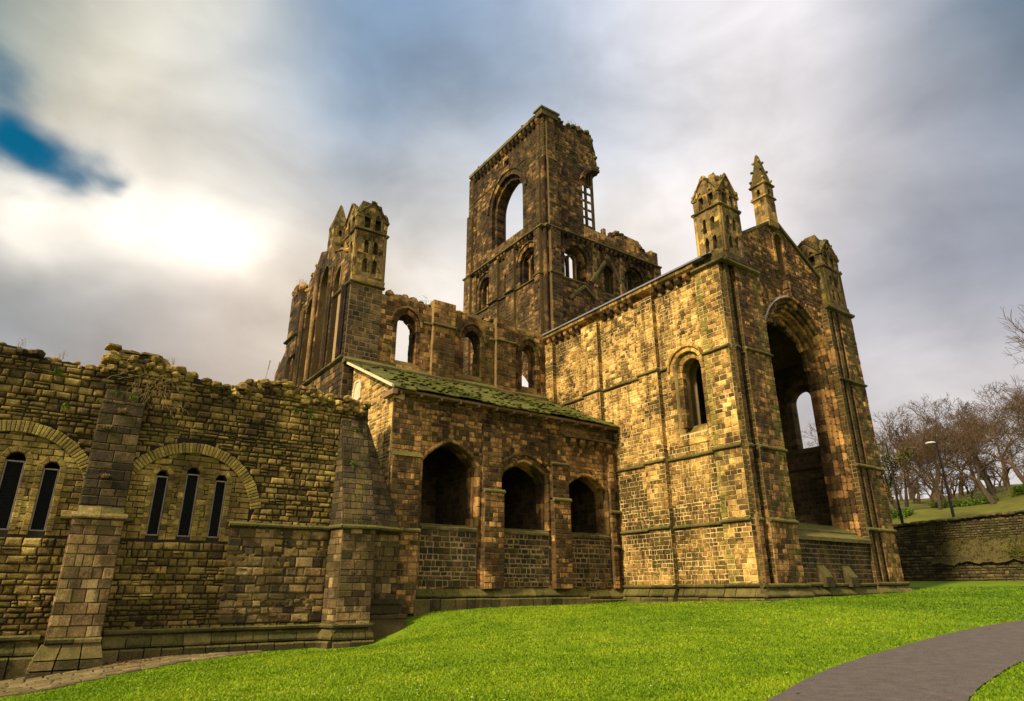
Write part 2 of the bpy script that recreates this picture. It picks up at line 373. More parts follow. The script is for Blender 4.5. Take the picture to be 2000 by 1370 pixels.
M_VOUS = stone_mat('voussoir_stone', [(.08, .055, .018), (.17, .12, .032), (.28, .20, .05), (.36, .27, .07)], (.02, .015, .008), .35, .5, sootlo=.58, seed=11, mossc=(.16, .14, .014), gain=1.15)
M_PLINTH = stone_mat('mossy_plinth_stone', [(.035, .028, .012), (.10, .075, .026), (.19, .14, .05)], (.012, .009, .005), .75, .30, sootlo=.52, seed=12, mossc=(.115, .115, .014), mossup=1.0)
M_LEDGE = stone_mat('mossy_string_stone', [(.05, .04, .02), (.10, .075, .03), (.17, .125, .05)], (.03, .02, .01), .5, .55, sootlo=.52, seed=13, mossc=(.12, .12, .016), mossup=.9)
M_WALLR = stone_mat('retaining_wall_stone', [(.028, .019, .010), (.06, .042, .020), (.105, .074, .032), (.16, .11, .045)], (.012, .009, .005), .5, .5, sootlo=.5, seed=14, mossc=(.075, .08, .013), gain=1.0)
M_PAVE = stone_mat('paving_stone', [(.07, .052, .025), (.15, .11, .05), (.25, .185, .09)], (.018, .014, .008), .3, .5, sootlo=.56, seed=15, mossc=(.10, .095, .014), mossup=.25)
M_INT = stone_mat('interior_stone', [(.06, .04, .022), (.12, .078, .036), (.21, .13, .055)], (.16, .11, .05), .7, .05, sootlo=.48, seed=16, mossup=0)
M_NICHE = stone_mat('shaded_niche_stone', [(.02, .014, .008), (.05, .03, .014)], (.02, .014, .008), .5, .1, seed=17, mossup=0)  # near-black, shade of the corner nooks put into its colour

def plain_mat(name, c0, c1, scale=6, rough=.8, metal=0.0, bump=.2, stretch=(1, 1, 1), detail=5):
    m = bpy.data.materials.new(name); m.use_nodes = True; N = NT(m.node_tree)
    out = N.new('ShaderNodeOutputMaterial'); bs = N.new('ShaderNodeBsdfPrincipled'); N.l.new(bs.outputs[0], out.inputs[0])
    P = N.vmath('MULTIPLY', N.new('ShaderNodeNewGeometry').outputs['Position'], stretch)
    n = N.noise(P, scale, detail, .6); n2 = N.noise(P, scale*.13, 3)
    f = N.math('ADD', N.math('MULTIPLY', n, .65), N.math('MULTIPLY', n2, .35))
    N.put(bs.inputs['Base Color'], N.ramp(f, [(.34, c0), (.66, c1)]))
    bs.inputs['Roughness'].default_value = rough; bs.inputs['Metallic'].default_value = metal; bs.inputs['Specular IOR Level'].default_value = .3
    bp = N.new('ShaderNodeBump'); bp.inputs['Strength'].default_value = bump; bp.inputs['Distance'].default_value = .03
    N.put(bp.inputs['Height'], n); N.l.new(bp.outputs[0], bs.inputs['Normal'])
    return m
M_SLATE = plain_mat('slate', (.10, .098, .10), (.20, .19, .19), 5, .55)
M_LEAD = plain_mat('lead', (.22, .22, .25), (.34, .34, .37), 4, .5)
M_MOSSROOF = plain_mat('mossy_roof', (.035, .032, .008), (.115, .120, .008), 1.6, .95, bump=.6, detail=9)
M_WOOD = plain_mat('old_timber', (.10, .055, .03), (.26, .14, .08), 6, .8)
M_FRAME = plain_mat('window_frame_paint', (.14, .11, .085), (.24, .19, .15), 9, .6)
M_WIRE = plain_mat('dark_wire', (.008, .008, .008), (.016, .015, .014), 9, .95)
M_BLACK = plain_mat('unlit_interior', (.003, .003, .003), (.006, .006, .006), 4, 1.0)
M_METAL = plain_mat('black_painted_steel', (.008, .008, .008), (.016, .015, .015), 12, .9)
M_LAMP = plain_mat('lamp_glass', (.55, .55, .55), (.72, .72, .72), 8, .3)
M_RENDER = plain_mat('pale_dressed_stone', (.40, .31, .17), (.62, .50, .30), 8, .9)
M_PATH = plain_mat('worn_asphalt', (.046, .037, .033), (.112, .090, .080), 30, .9, bump=.8, detail=14)
M_EARTH = plain_mat('bare_earth', (.05, .03, .016), (.13, .085, .045), 5, .95, bump=.8)

def veg_mat(name, stops, attr=True, trans=.0, patch=None):
    m = bpy.data.materials.new(name); m.use_nodes = True; N = NT(m.node_tree)
    out = N.new('ShaderNodeOutputMaterial'); bs = N.new('ShaderNodeBsdfPrincipled')
    P = N.new('ShaderNodeNewGeometry').outputs['Position']
    f = N.noise(P, .9, 5, .6)
    if attr:
        at = N.new('ShaderNodeAttribute', attribute_name='stone'); sp = N.new('ShaderNodeSeparateColor'); N.l.new(at.outputs['Color'], sp.inputs[0])
        f = N.math('ADD', N.math('MULTIPLY', sp.outputs[0], .55), N.math('MULTIPLY', f, .45))
    else: f = N.math('ADD', N.math('MULTIPLY', N.noise(P, 30, 3), .55), N.math('MULTIPLY', f, .45))
    col = N.ramp(f, stops)
    N.put(bs.inputs['Base Color'], col); bs.inputs['Roughness'].default_value = .75; bs.inputs['Specular IOR Level'].default_value = .15
    if trans:
        tr = N.new('ShaderNodeBsdfTranslucent'); N.put(tr.inputs[0], col); mx = N.new('ShaderNodeMixShader'); mx.inputs[0].default_value = trans
        N.l.new(bs.outputs[0], mx.inputs[1]); N.l.new(tr.outputs[0], mx.inputs[2]); N.l.new(mx.outputs[0], out.inputs[0])
    else: N.l.new(bs.outputs[0], out.inputs[0])
    return m
M_MOUND = veg_mat('earth_and_moss', [(.3, (.026, .018, .008)), (.5, (.06, .045, .014)), (.7, (.11, .095, .016))], False)
GRASS = [(.18, (.035, .085, .002)), (.40, (.105, .190, .003)), (.58, (.205, .285, .005)), (.82, (.37, .37, .03))]
M_GRASS = veg_mat('lawn_grass', GRASS, True, .3)
M_SOIL = veg_mat('lawn_turf', [(.3, (.05, .095, .002)), (.55, (.105, .165, .004)), (.75, (.17, .21, .010))], False)
M_BANK = veg_mat('park_turf', [(.3, (.038, .036, .008)), (.5, (.085, .085, .011)), (.7, (.155, .15, .016))], False)
M_LEAF = veg_mat('green_leaf', [(.2, (.03, .06, .006)), (.5, (.07, .13, .012)), (.8, (.16, .20, .02))], True, .3)
M_IVY = veg_mat('ivy_leaf', [(.2, (.030, .034, .007)), (.5, (.075, .075, .012)), (.8, (.16, .14, .02))], True, .2)
M_DRY = veg_mat('dry_stem', [(.2, (.10, .06, .02)), (.5, (.24, .16, .05)), (.8, (.36, .26, .09))], True, .2)
M_BARK = plain_mat('bark', (.022, .016, .009), (.062, .046, .022), 7, .95, bump=.6, stretch=(1, 1, .3))
M_TWIG = plain_mat('twig', (.046, .028, .014), (.100, .062, .030), 3, .95)
M_LITTER = veg_mat('fallen_leaf', [(.2, (.06, .025, .012)), (.6, (.16, .07, .03))], True)

# ================================================================ ground
CP = np.array([(0, 0, -1.65), (-5, 5, -1.6), (6, -6, -1.75), (-7, 10, -1.58), (-5, 13, -1.5), (10, 10, -1.45), (-27.7, 10, -2.14), (-27.7, 5, -2.22), (-27.7, 2.5, -2.35), (-27.7, 0, -2.66), (-27.7, -6, -2.9),
 (-23.8, .9, -2.58), (-24, 2.4, -2.42), (-25.3, 5.2, -2.2), (-27.0, 9.9, -2.12), (-20, 0, -2.42), (-20, 5, -2.02), (-14, 0, -2.05), (-12, 6, -1.78), (-26, 11.8, -2.05), (-25.4, 13.0, -1.72), (-26.9, 13.1, -1.62), (-27.6, 13.9, -.98), (-27.6, 16, -.87), (-27.6, 24, -.76),
 (-26, 26.6, -.64), (-20, 26.4, -.57), (-18.2, 27, -.50), (-18, 40, -.18), (-17, 51, .36), (-5, 52, .36), (-24, 51, .45), (-10, 30, -.78), (-10, 20, -1.25), (-18, 18, -1.0), (-22, 14, -1.28), (-24, 20, -.86),
 (-14, 10, -1.62), (0, 20, -1.3), (0, 35, -.6), (10, 50, .2), (-40, 5, -2.3), (-40, 30, -.6), (20, 20, -1.2)])
def _tps():
    n = len(CP); D = np.hypot(CP[:, None, 0]-CP[None, :, 0], CP[:, None, 1]-CP[None, :, 1])
    K = np.where(D > 0, D*D*np.log(D+1e-12), 0)+np.eye(n)*.6; Pm = np.c_[np.ones(n), CP[:, :2]]
    A = np.block([[K, Pm], [Pm.T, np.zeros((3, 3))]]); return np.linalg.solve(A, np.r_[CP[:, 2], 0, 0, 0])
TW = _tps()
def gz(x, y):
    x = np.clip(np.asarray(x, float), -45, 22); y = np.clip(np.asarray(y, float), -12, 54)
    D = np.hypot(x[..., None]-CP[:, 0], y[..., None]-CP[:, 1]); K = np.where(D > 0, D*D*np.log(D+1e-12), 0)
    return K@TW[:-3]+TW[-3]+TW[-2]*x+TW[-1]*y
def axis(lo, hi, st, far):
    a = list(np.arange(lo, hi+1e-6, st)); s_ = st; v = hi
    while v < far: s_ *= 1.5; v += s_; a.append(v)
    s_ = st; v = lo; b = []
    while v > -far: s_ *= 1.5; v -= s_; b.append(v)
    return np.array(b[::-1]+a)
def grid_obj(name, X, Y, zf, mat, kind='structure', keep=None):
    gx, gy = np.meshgrid(X, Y); Z = zf(gx, gy); nx, ny = len(X), len(Y)
    V = np.c_[gx.ravel(), gy.ravel(), Z.ravel()]
    i = np.arange((nx-1)*(ny-1)); r = i//(nx-1); c = i % (nx-1); k = r*nx+c
    Fc = np.c_[k, k+1, k+nx+1, k+nx]
    if keep is not None: Fc = Fc[keep(V[Fc].mean(1))]
    me = bpy.data.meshes.new(name); me.from_pydata(V.tolist(), [], Fc.tolist()); me.polygons.foreach_set('use_smooth', [True]*len(me.polygons))
    o = link(name, me, mat); tag(o, kind=kind); return o
grid_obj('ground', axis(-32, 6, .45, 900), axis(-6, 51.5, .45, 900), gz, M_SOIL)
# park slope behind the far wall
def hillz(x, y):
    t = np.clip((y-52.6)/14, 0, 1); u = np.clip((y-66)/40, 0, 1)
    return 4.25+np.clip((x+24)/8, -.3, 1.5)*.32*(1-t*.6)+2.7*t*t*(3-2*t)+.3*np.sin(x*.35+y*.2)*t+6.5*u
grid_obj('hillside', np.r_[np.arange(-400, -60, 30), np.arange(-60, 30, 1.5), np.arange(30, 400, 30)], np.r_[np.arange(52.6, 90, 1.5), np.arange(90, 600, 30)], hillz, M_BANK)

# asphalt path (its edges, walked from the near end to the far end)
PL = [(-4.6, 2.5), (-5.3, 5), (-5.99, 7.7), (-6.7, 9.4), (-7.29, 11.0), (-8.0, 13.1), (-8.29, 14.8), (-8.5, 16.6), (-8.95, 19.4), (-9.1, 21.4), (-9.03, 23.5), (-8.78, 26), (-8.3, 29), (-7.4, 34), (-6, 42), (-4, 51)]
PR = [(-2.4, 2.5), (-3.0, 5), (-3.7, 7.4), (-4.2, 9.2), (-4.74, 11.3), (-5.21, 13), (-5.64, 14.8), (-5.85, 16.6), (-6.05, 18.4), (-6.1, 20.4), (-6.05, 22.5), (-5.8, 25), (-5.4, 28), (-4.5, 33), (-3, 41), (-1, 51)]
def resample(L, n):
    L = np.array(L, float); s_ = np.r_[0, np.cumsum(np.hypot(*np.diff(L, axis=0).T))]; t = np.linspace(0, s_[-1], n)
    return np.c_[np.interp(t, s_, L[:, 0]), np.interp(t, s_, L[:, 1])]
def path():
    n, m = 160, 9; a = resample(PL, n); b = resample(PR, n); rr = np.random.default_rng(3)
    sm = lambda v: np.convolve(np.r_[[v[0]]*9, v, [v[-1]]*9], np.ones(19)/19, 'valid')
    a = np.c_[sm(a[:, 0]), sm(a[:, 1])]; b = np.c_[sm(b[:, 0]), sm(b[:, 1])]; a[:, 0] += rr.normal(0, .012, n); b[:, 0] += rr.normal(0, .012, n)
    t = np.linspace(0, 1, m); P = a[:, None]*(1-t)[None, :, None]+b[:, None]*t[None, :, None]
    z = gz(P[..., 0], P[..., 1])+.03+.05*np.sin(t*math.pi)[None]
    V = np.dstack([P, z]).reshape(-1, 3).tolist(); F = [(i*m+j, i*m+j+1, i*m+m+j+1, i*m+m+j) for i in range(n-1) for j in range(m-1)]
    me = bpy.data.meshes.new('path'); me.from_pydata(V, [], F); me.polygons.foreach_set('use_smooth', [True]*len(F)); tag(link('path', me, M_PATH), kind='structure')
path()
# stone paving along the foot of the ruined wall: outer edge follows the lawn
PV = [(-23.2, -6), (-22.9, -2), (-22.95, 0), (-23.1, 1.0), (-24.2, 2.35), (-24.6, 3.6), (-25.4, 5.3), (-27.0, 7.6), (-27.6, 9.6)]
def pave_edge(y): return float(np.interp(y, [p[1] for p in PV], [p[0] for p in PV]))
def paving():
    mb = MB(5); R = mb.r; x = -27.75
    while x < -22.7:
        w = R.uniform(.34, .5); y = -5+R.uniform(0, .4)
        while y < 9.7:
            l = R.uniform(.42, .75)
            if x+w*.6 < pave_edge(y+l/2):
                q = [(x+.022, y+.022), (x+w-.022, y+.022), (x+w-.022, y+l-.022), (x+.022, y+l-.022)]
                zz = [float(gz(*p))+.03+R.uniform(-.012, .012) for p in q]
                ins = [(q[i][0]+(.03 if i in (0, 3) else -.03), q[i][1]+(.03 if i < 2 else -.03), zz[i]+.035) for i in range(4)]
                vs = [(q[i][0], q[i][1], zz[i]-.05) for i in range(4)]+[(q[i][0], q[i][1], zz[i]+.01) for i in range(4)]+ins
                mb.add(vs, [(0, 1, 5, 4), (1, 2, 6, 5), (2, 3, 7, 6), (3, 0, 4, 7), (4, 5, 9, 8), (5, 6, 10, 9), (6, 7, 11, 10), (7, 4, 8, 11), (8, 9, 10, 11)], mb.tone())
            y += l
        x += w
    tag(mb.build('paving', M_PAVE), kind='structure')
paving()
def earth_patch():
    mb = MB(6); n = 26; c = (-24.3, 25.9); vs = [(c[0], c[1], float(gz(*c))+.05)]
    for i in range(n):
        a = i/n*2*math.pi; k = mb.r.uniform(.85, 1.1); x, y = c[0]+1.75*k*math.cos(a), c[1]+.42*k*math.sin(a); vs.append((x, y, float(gz(x, y))+.02))
    mb.add(vs, [(0, 1+i, 1+(i+1) % n) for i in range(n)], (.5, .5, 1)); tag(mb.build('bare_soil', M_EARTH), kind='structure')
earth_patch()

# lawn: short blades, finer near the viewer
def lawn():
    g = np.random.default_rng(11); n = 380000
    # sample by distance from the viewer so that near turf is dense
    d = 6.5*np.exp(g.random(n)*math.log(48/6.5)); az = rad(8)+g.random(n)*rad(88)
    x, y = -np.sin(az)*d, np.cos(az)*d
    pe = np.interp(y, [p[1] for p in PV], [p[0] for p in PV])
    lp = np.interp(y, [p[1] for p in PL], [p[0] for p in PL]); rp = np.interp(y, [p[1] for p in PR], [p[0] for p in PR])
    e = g.normal(0, .05, n)
    ok = (x > np.where(y < 9.7, np.maximum(pe-.03, -27.6), -27.6)+e) & ~((x > lp-.01+e) & (x < rp+.01+e)) & ~((y > 26.25) & (x < -18.0) & (y < 40.3)) & (y < 51) & ~((y > 9.3) & (y < 13.1) & (x < -26.15))
    ok &= ~((np.abs((x+24.3)/1.7)**2+np.abs((y-25.9)/.42)**2) < 1)
    x, y, d = x[ok], y[ok], d[ok]; n = len(x); z = gz(x, y)
    h = g.uniform(.018, .042, n)*(1+d*.012); w = .0045*d**.62*g.uniform(.7, 1.4, n); th = g.random(n)*6.283; ln = g.uniform(.2, 1.1, n)*h; ph = g.random(n)*6.283
    V = np.empty((n, 3, 3)); V[:, 0] = np.c_[x-w*np.cos(th), y-w*np.sin(th), z-.01]; V[:, 1] = np.c_[x+w*np.cos(th), y+w*np.sin(th), z-.01]; V[:, 2] = np.c_[x+ln*np.cos(ph), y+ln*np.sin(ph), z+h]
    me = bpy.data.meshes.new('grass'); me.vertices.add(3*n); me.vertices.foreach_set('co', V.ravel()); me.loops.add(3*n); me.loops.foreach_set('vertex_index', np.arange(3*n)); me.polygons.add(n)
    me.polygons.foreach_set('loop_start', np.arange(0, 3*n, 3)); me.update()
    at = me.attributes.new('stone', 'FLOAT_COLOR', 'FACE'); c = np.ones((n, 4), np.float32)
    pn = .5+.22*np.sin(x*1.3+np.sin(y*.9)*2)*np.sin(y*1.1+np.sin(x*.7)*2)
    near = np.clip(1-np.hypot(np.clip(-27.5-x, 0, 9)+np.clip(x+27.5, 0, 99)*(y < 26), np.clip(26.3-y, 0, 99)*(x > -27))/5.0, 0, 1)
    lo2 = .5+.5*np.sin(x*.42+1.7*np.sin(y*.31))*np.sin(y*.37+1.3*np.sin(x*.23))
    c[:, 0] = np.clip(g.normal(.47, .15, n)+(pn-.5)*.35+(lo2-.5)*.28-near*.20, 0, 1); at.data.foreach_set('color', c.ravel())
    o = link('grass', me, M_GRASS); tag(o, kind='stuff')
lawn()

# ================================================================ the abbey church
church = empty('abbey_church', 'roofless soot-stained stone abbey church with broken tower, gabled end and turrets', 'ruined church', (-28, 26, -.6))

def plinth_profile(mb, fr, a0, a1, z, spread=.32, bot=None, roll=True):
    """moulded foot: roll, sloped course, dark joint, lower blocks"""
    bot = z-.9 if bot is None else bot
    if roll: mb.prof(fr, a0, a1, [(-.1, z+.1), (.08, z+.1), (.16, z+.05), (.16, z-.03), (.03, z-.10), (-.1, z-.10)][::-1], mb.tone(.2, .7), 1.2)
    x = a0
    while x < a1-.01:
        w = min(mb.r.uniform(.5, 1.1), a1-x); w = a1-x if a1-x-w < .3 else w; e = mb.r.uniform(-.02, .02)
        mb.prof(fr, x+.008, x+w-.008, [(-.1, z-.11), (.04+e, z-.11), (spread*.62+e, z-.40), (spread*.62+e, z-.47), (spread*.3, z-.50), (-.1, z-.50)][::-1], None, 9); x += w
    x = a0; 
    while x < a1-.01:
        w = min(mb.r.uniform(.4, .9), a1-x); w = a1-x if a1-x-w < .3 else w; e = mb.r.uniform(-.03, .02)
        mb.prof(fr, x+.012, x+w-.012, [(-.1, z-.53), (spread+e-.05, z-.53), (spread+e, z-.58), (spread+e, bot), (-.1, bot)][::-1], None, 9); x += w

def turret(parent, x1, y0, w, d, z0, z1, seed, dark=False):
    """square pinnacle-turret: two tiers of paired niches, string, gabled upper tier, broken spire. (x1,y0) is its south-east corner"""
    mb = MB(seed); R = mb.r; x0 = x1-w; y1 = y0+d; z2 = z1+1.0; H = z1-z0
    mb.box(x0+.34, x1-.34, y0+.34, y1-.34, z0, z2+.4, (.2, .5, 1))
    mb.box(x0-.06, x1+.06, y0-.06, y1+.06, z0-.1, z0+.28, mb.tone(.2, .6))
    for fr, a0, a1 in ((FS(y0), x0, x1), (FE(x1), y0, y1), (FW(x0), -y1, -y0), (FN(y1), -x1, -x0)):
        wd = a1-a0; holes = []
        for zc in (z0+H*.33, z0+H*.70):
            for s in (.36, .66): holes.append(pointed(a0+wd*s, wd*.085, zc-H*.125, zc+H*.055, zc+H*.14, 5)[::-1])
        mb.wall(fr, rect(a0, a1, z0+.2, z1), holes, th=.36, ch=(.3, .42), w=(.3, .55), p=(.004, .02), bev=.012, gap=.012, lo=.1)
        up = [pointed(a0+wd*s, wd*.11, z1+.2, z2-.15, z2+.28, 6)[::-1] for s in (.32, .68)]
        mb.wall(fr, [(a0+.02, z1), (a1-.02, z1), (a1-.02, z2), (a0+wd*.5, z2+1.12), (a0+.02, z2)], up, th=.36, ch=(.3, .4), w=(.3, .55), p=(.004, .02), bev=.012, gap=.012, lo=.1)
        # gable coping: two overhanging slabs
        for sx in (1, -1):
            am = a0+wd*.5; ae = a0+wd*.5+sx*(wd*.5+.07)
            q = [(am, z2+1.13), (am, z2+1.23), (ae, z2-.03), (ae, z2-.15)]
            ar = sum(q[i][0]*q[(i+1) % 4][1]-q[(i+1) % 4][0]*q[i][1] for i in range(4))
            if ar < 0: q = q[::-1]
            mb.block(fr, q, -.3, .09, .02, mb.tone(.2, .8))
            for k in range(4):
                if R.random() < .75: t = .12+k*.24; e = fr.p(am+(ae-am)*t, z2+1.22-1.22*t, .02); mb.lump(e, R.uniform(.06, .12), (1, 1, 1.1))
        mb.string(fr, a0-.1, a1+.1, z1, .16, .13)
        for a in (a0+.08, a1-.08): mb.prof(fr, a-.07, a+.07, [(-.05, z0+.3), (.06, z0+.3), (.06, z1-.1), (-.05, z1-.1)], None, 1)
        mb.tube(fr.p(a0+wd*.5, z0+.4, .0), fr.p(a0+wd*.5, z2-.1, .0), .05, n=6, c=mb.tone(.2, .6))
    # broken spire
    cx, cy = (x0+x1)/2, (y0+y1)/2
    tops = [.62, .42, .55, .35]; loops = []
    for k, (t, z) in enumerate([(.98, z2-.05), (.78, z2+.55), (.64, z2+1.2)]):
        loops.append([(cx+sx*w/2*t, cy+sy*d/2*t, z+(R.uniform(-.25, .45) if k == 2 else 0)) for sx, sy in ((-1, -1), (0, -1), (1, -1), (1, 0), (1, 1), (0, 1), (-1, 1), (-1, 0))])
    vs = [p for l in loops for p in l]; fs = [(k*8+i, k*8+(i+1) % 8, k*8+8+(i+1) % 8, k*8+8+i) for k in range(2) for i in range(8)]+[tuple(range(16, 24))]
    mb.add(vs, fs, mb.tone(.2, .6))
    for i in range(26):
        a = R.uniform(0, 6.28); k = R.uniform(.22, .52); mb.lump((cx+math.cos(a)*w*k, cy+math.sin(a)*d*k, z2+1.35-k*1.6+R.uniform(-.1, .35)), R.uniform(.07, .17), (1, .8, 1.1))
    return mb.build('turret', M_TURRET, parent, rough=.075)

def spirelet(parent, cx, cy, z0, z1, z2, w, seed, label=None, strings=(), crockets=True, mat=None):
    mb = MB(seed); h = w/2; R = mb.r
    for fr, a0 in ((FS(cy-h), cx-h), (FE(cx+h), cy-h), (FW(cx-h), -(cy+h)), (FN(cy+h), -(cx+h))):
        hole = pointed(a0+h, w*.13, z1-.85, z1-.5, z1-.36, 4)[::-1]
        mb.wall(fr, rect(a0, a0+w, z0, z1), [hole], th=.25, ch=(.34, .45), w=(.35, .6), p=(.004, .02), bev=.012, gap=.012)
        for zs in strings: mb.string(fr, a0-.1, a0+w+.1, zs, .16, .12)
    mb.box(cx-h+.26, cx+h-.26, cy-h+.26, cy+h-.26, z0, z1, (.1, .5, 1))
    L = [[(cx+sx*h*k, cy+sy*h*k, z) for sx, sy in ((-1, -1), (1, -1), (1, 1), (-1, 1))] for k, z in ((1.06, z1-.02), (1.0, z1+.15), (.62, z1+(z2-z1)*.45), (.22, z2-.15), (.08, z2))]
    vs = [p for l in L for p in l]; fs = [(k*4+i, k*4+(i+1) % 4, k*4+4+(i+1) % 4, k*4+4+i) for k in range(4) for i in range(4)]+[(16, 17, 18, 19)]
    mb.add(vs, fs, mb.tone(.1, .5))
    if crockets:
        for k in range(3):
            t = .12+.3*k; z = z1+(z2-z1)*t; rr = h*(1-t*.8)
            for sx, sy in ((-1, -1), (1, -1), (1, 1), (-1, 1)):
                if R.random() < .8: mb.lump((cx+sx*rr*1.05, cy+sy*rr*1.05, z+.05), .10, (1, 1, .7))
    return mb.build('pinnacle', mat or M_TURRET, parent, label, rough=.04)

# ---------------------------------------------------------------- presbytery
def presbytery():
    YS, XE = 27.0, -18.9
    mb = MB(21); fs_ = FS(YS)
    win = pointed(-21.75, .92, 7.7, 11.3, 12.25, 8)[::-1]
    # south wall in sunlit ashlar
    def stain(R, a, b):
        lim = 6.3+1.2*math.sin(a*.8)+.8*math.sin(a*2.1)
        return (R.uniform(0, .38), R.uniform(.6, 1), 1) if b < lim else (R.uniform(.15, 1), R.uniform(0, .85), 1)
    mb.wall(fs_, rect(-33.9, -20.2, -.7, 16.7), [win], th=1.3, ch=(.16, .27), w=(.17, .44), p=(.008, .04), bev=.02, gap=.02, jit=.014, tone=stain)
    for a0, a1 in ((-25.05, -23.62), (-29.9, -28.4), (-33.85, -33.0)):
        for z0, z1 in ((-.0, 16.25),):
            mb.plate(Fr((0, YS-.34, 0), (1, 0, 0)), rect(a0, a1, z0, z1), th=.36)
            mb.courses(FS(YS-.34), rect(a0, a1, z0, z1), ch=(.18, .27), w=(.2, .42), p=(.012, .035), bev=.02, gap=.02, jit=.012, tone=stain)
            mb.courses(FE(a1), rect(YS-.34, YS, z0, z1), ch=(.2, .28), w=(.2, .34), p=(.004, .02), bev=.015, gap=.02, tone=lambda R, a, b: (R.uniform(0, .5), R.uniform(.7, 1), 1))  # east sides toned dark, their shade put into the stone colour
            mb.courses(FW(a0), rect(-YS, -YS+.34, z0, z1), ch=(.2, .28), w=(.2, .34), p=(.004, .02), bev=.015, gap=.02)
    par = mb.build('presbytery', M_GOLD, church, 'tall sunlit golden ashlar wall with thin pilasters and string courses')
    # east gable wall
    mb = MB(22); fe = FE(XE)
    big = pointed(33.2, 3.28, 2.5, 11.9, 15.75, 11)[::-1]
    niche = pointed(33.0, .42, 17.4, 19.7, 20.2, 6)[::-1]
    gable = [(29.2, 2.4), (29.2, 18.9), (33.0, 21.15), (37.2, 18.6), (37.2, 2.4)]
    out = [(29.0, 2.4), (37.4, 2.4), (37.4, 16.5), (37.15, 18.35), (33.0, 21.1), (28.7, 18.6), (28.7, 16.5), (29.0, 16.5)]
    mb.wall(fe, out, [big, niche], th=1.4, ch=(.16, .26), w=(.17, .38), p=(.01, .045), bev=.022, gap=.02, jit=.012)
    mb.plate(fe, rect(32.4, 33.6, 17.2, 20.3), th=.1, d=-.5, c=(.1, .5, 1))
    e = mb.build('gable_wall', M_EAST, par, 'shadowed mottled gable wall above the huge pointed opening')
    # wall under the great window
    mb = MB(23); fl = FE(XE+.2)
    mb.wall(fl, rect(29.8, 36.6, -.7, 2.45), th=1.5, ch=(.18, .27), w=(.2, .4), p=(.012, .04), bev=.022, gap=.03)
    for c in (31.7, 34.0):
        mw = MB(int(c*9))
        vs = [fl.p(c+s*.33, z, d) for s in (-1, 1) for d, z in ((0, .05), (.42, .05), (.42, .5), (0, 1.1))]
        mw.add(vs, [(0, 1, 2, 3), (7, 6, 5, 4), (1, 5, 6, 2), (2, 6, 7, 3)], mw.tone(.0, .2)); mw.build('sloping_stone', M_PLINTH, par)
    mb.build('infill_wall', M_PATCH, par, 'dark blocks with pale mortar under the great window')
    # clasping buttresses, with deep nooks at the corners
    def butt(pieces, seed, mat, lab, tone=None, side=None):
        mb = MB(seed)
        for fr, a0, a1, th in pieces:
            mb.wall(fr, rect(a0, a1, 0, 16.35), th=th, ch=(.2, .3), w=(.24, .5), p=(.01, .035), bev=.02, gap=.018, jit=.012, tone=tone)
            y = fr.o; A = fr.A; N = fr.N
            for end, sgn in ((a0, -1), (a1, 1)):
                o = fr.p(end, 0, 0); f2 = Fr((o[0], o[1], 0), tuple(-N*1.0) if sgn > 0 else tuple(N), (0, 0, 1), tuple(A*sgn))
                L = min(th, .9); r0, r1 = (0, L) if sgn > 0 else (-L, 0)
                mb.courses(f2, rect(r0, r1, 0, 16.35), ch=(.2, .3), w=(.24, .46), p=(.004, .02), bev=.015, gap=.02, tone=side)
        return mb.build('buttress', mat, par, lab)
    green = lambda lo, hi: (lambda R, a, b: (R.random(), R.random(), 1, .85 if lo-R.uniform(0, .1) < a < hi+R.uniform(-.05, .1) and R.random() < .93 else 0))
    soot_shade = lambda R, a, b: (R.uniform(0, .6), R.uniform(.8, 1), 1)  # nook and side stones darkened, recess shade painted in along with soot
    b1 = butt([(FS(26.7), -20.35, -18.78, .8)], 24, M_GOLD, 'sunlit south face of the corner buttress', green(-20.35, -20.0), soot_shade)
    b2 = butt([(FE(-18.5), 27.72, 29.9, 1.2)], 25, M_EAST, 'shaded corner buttress left of the great window', green(29.3, 29.7), soot_shade)
    butt([(FE(-18.62), 27.02, 27.36, .7)], 45, M_EAST, None, soot_shade, soot_shade)
    b3 = butt([(FE(-18.5), 37.92, 39.5, 1.2)], 26, M_EAST, 'shaded corner buttress right of the great window', green(38.5, 38.9), soot_shade)
    for k, (u0, u1) in enumerate(((36.6, 36.95), (37.25, 37.62))): butt([(FE(-18.5), u0, u1, .8)], 46+k, M_EAST, None, soot_shade, soot_shade)
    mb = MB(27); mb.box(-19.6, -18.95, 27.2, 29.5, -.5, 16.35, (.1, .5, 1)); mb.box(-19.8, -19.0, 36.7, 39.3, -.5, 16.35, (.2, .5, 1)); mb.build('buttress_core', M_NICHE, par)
    # string courses
    mb = MB(28)
    for z in (3.0, 6.5, 11.62):
        if z > 11:
            mb.string(fs_, -33.0, -29.9, z); mb.string(fs_, -28.4, -25.05, z); mb.string(fs_, -23.62, -22.95, z)
        elif z > 6: mb.string(fs_, -28, -20.35, z-.02) 
        else: mb.string(fs_, -27.6, -20.35, z-.02)
        mb.string(FS(26.7), -20.4, -18.74, z)
        for a0, a1 in ((-25.1, -23.58), (-29.95, -28.36)):
            if not (z < 10 and a0 < -28): mb.string(FS(YS-.34), a0, a1, z)
        mb.string(FE(-18.62), 27.0, 27.38, z, pj=.12); mb.string(FE(-18.5), 27.7, 29.95, z); mb.string(FE(-18.5), 36.55, 39.55, z); mb.string(FN(39.5), 18.5, 20.5, z)
    mb.string(FE(-18.5), 26.65, 29.75, 16.45, .3, .22); mb.string(FS(26.7), -20.45, -18.3, 16.45, .3, .22); mb.string(FE(-18.5), 36.5, 39.6, 16.25, .3, .22)
    mb.build_each('string_course', M_LEDGE, par, 'mossy projecting string course')
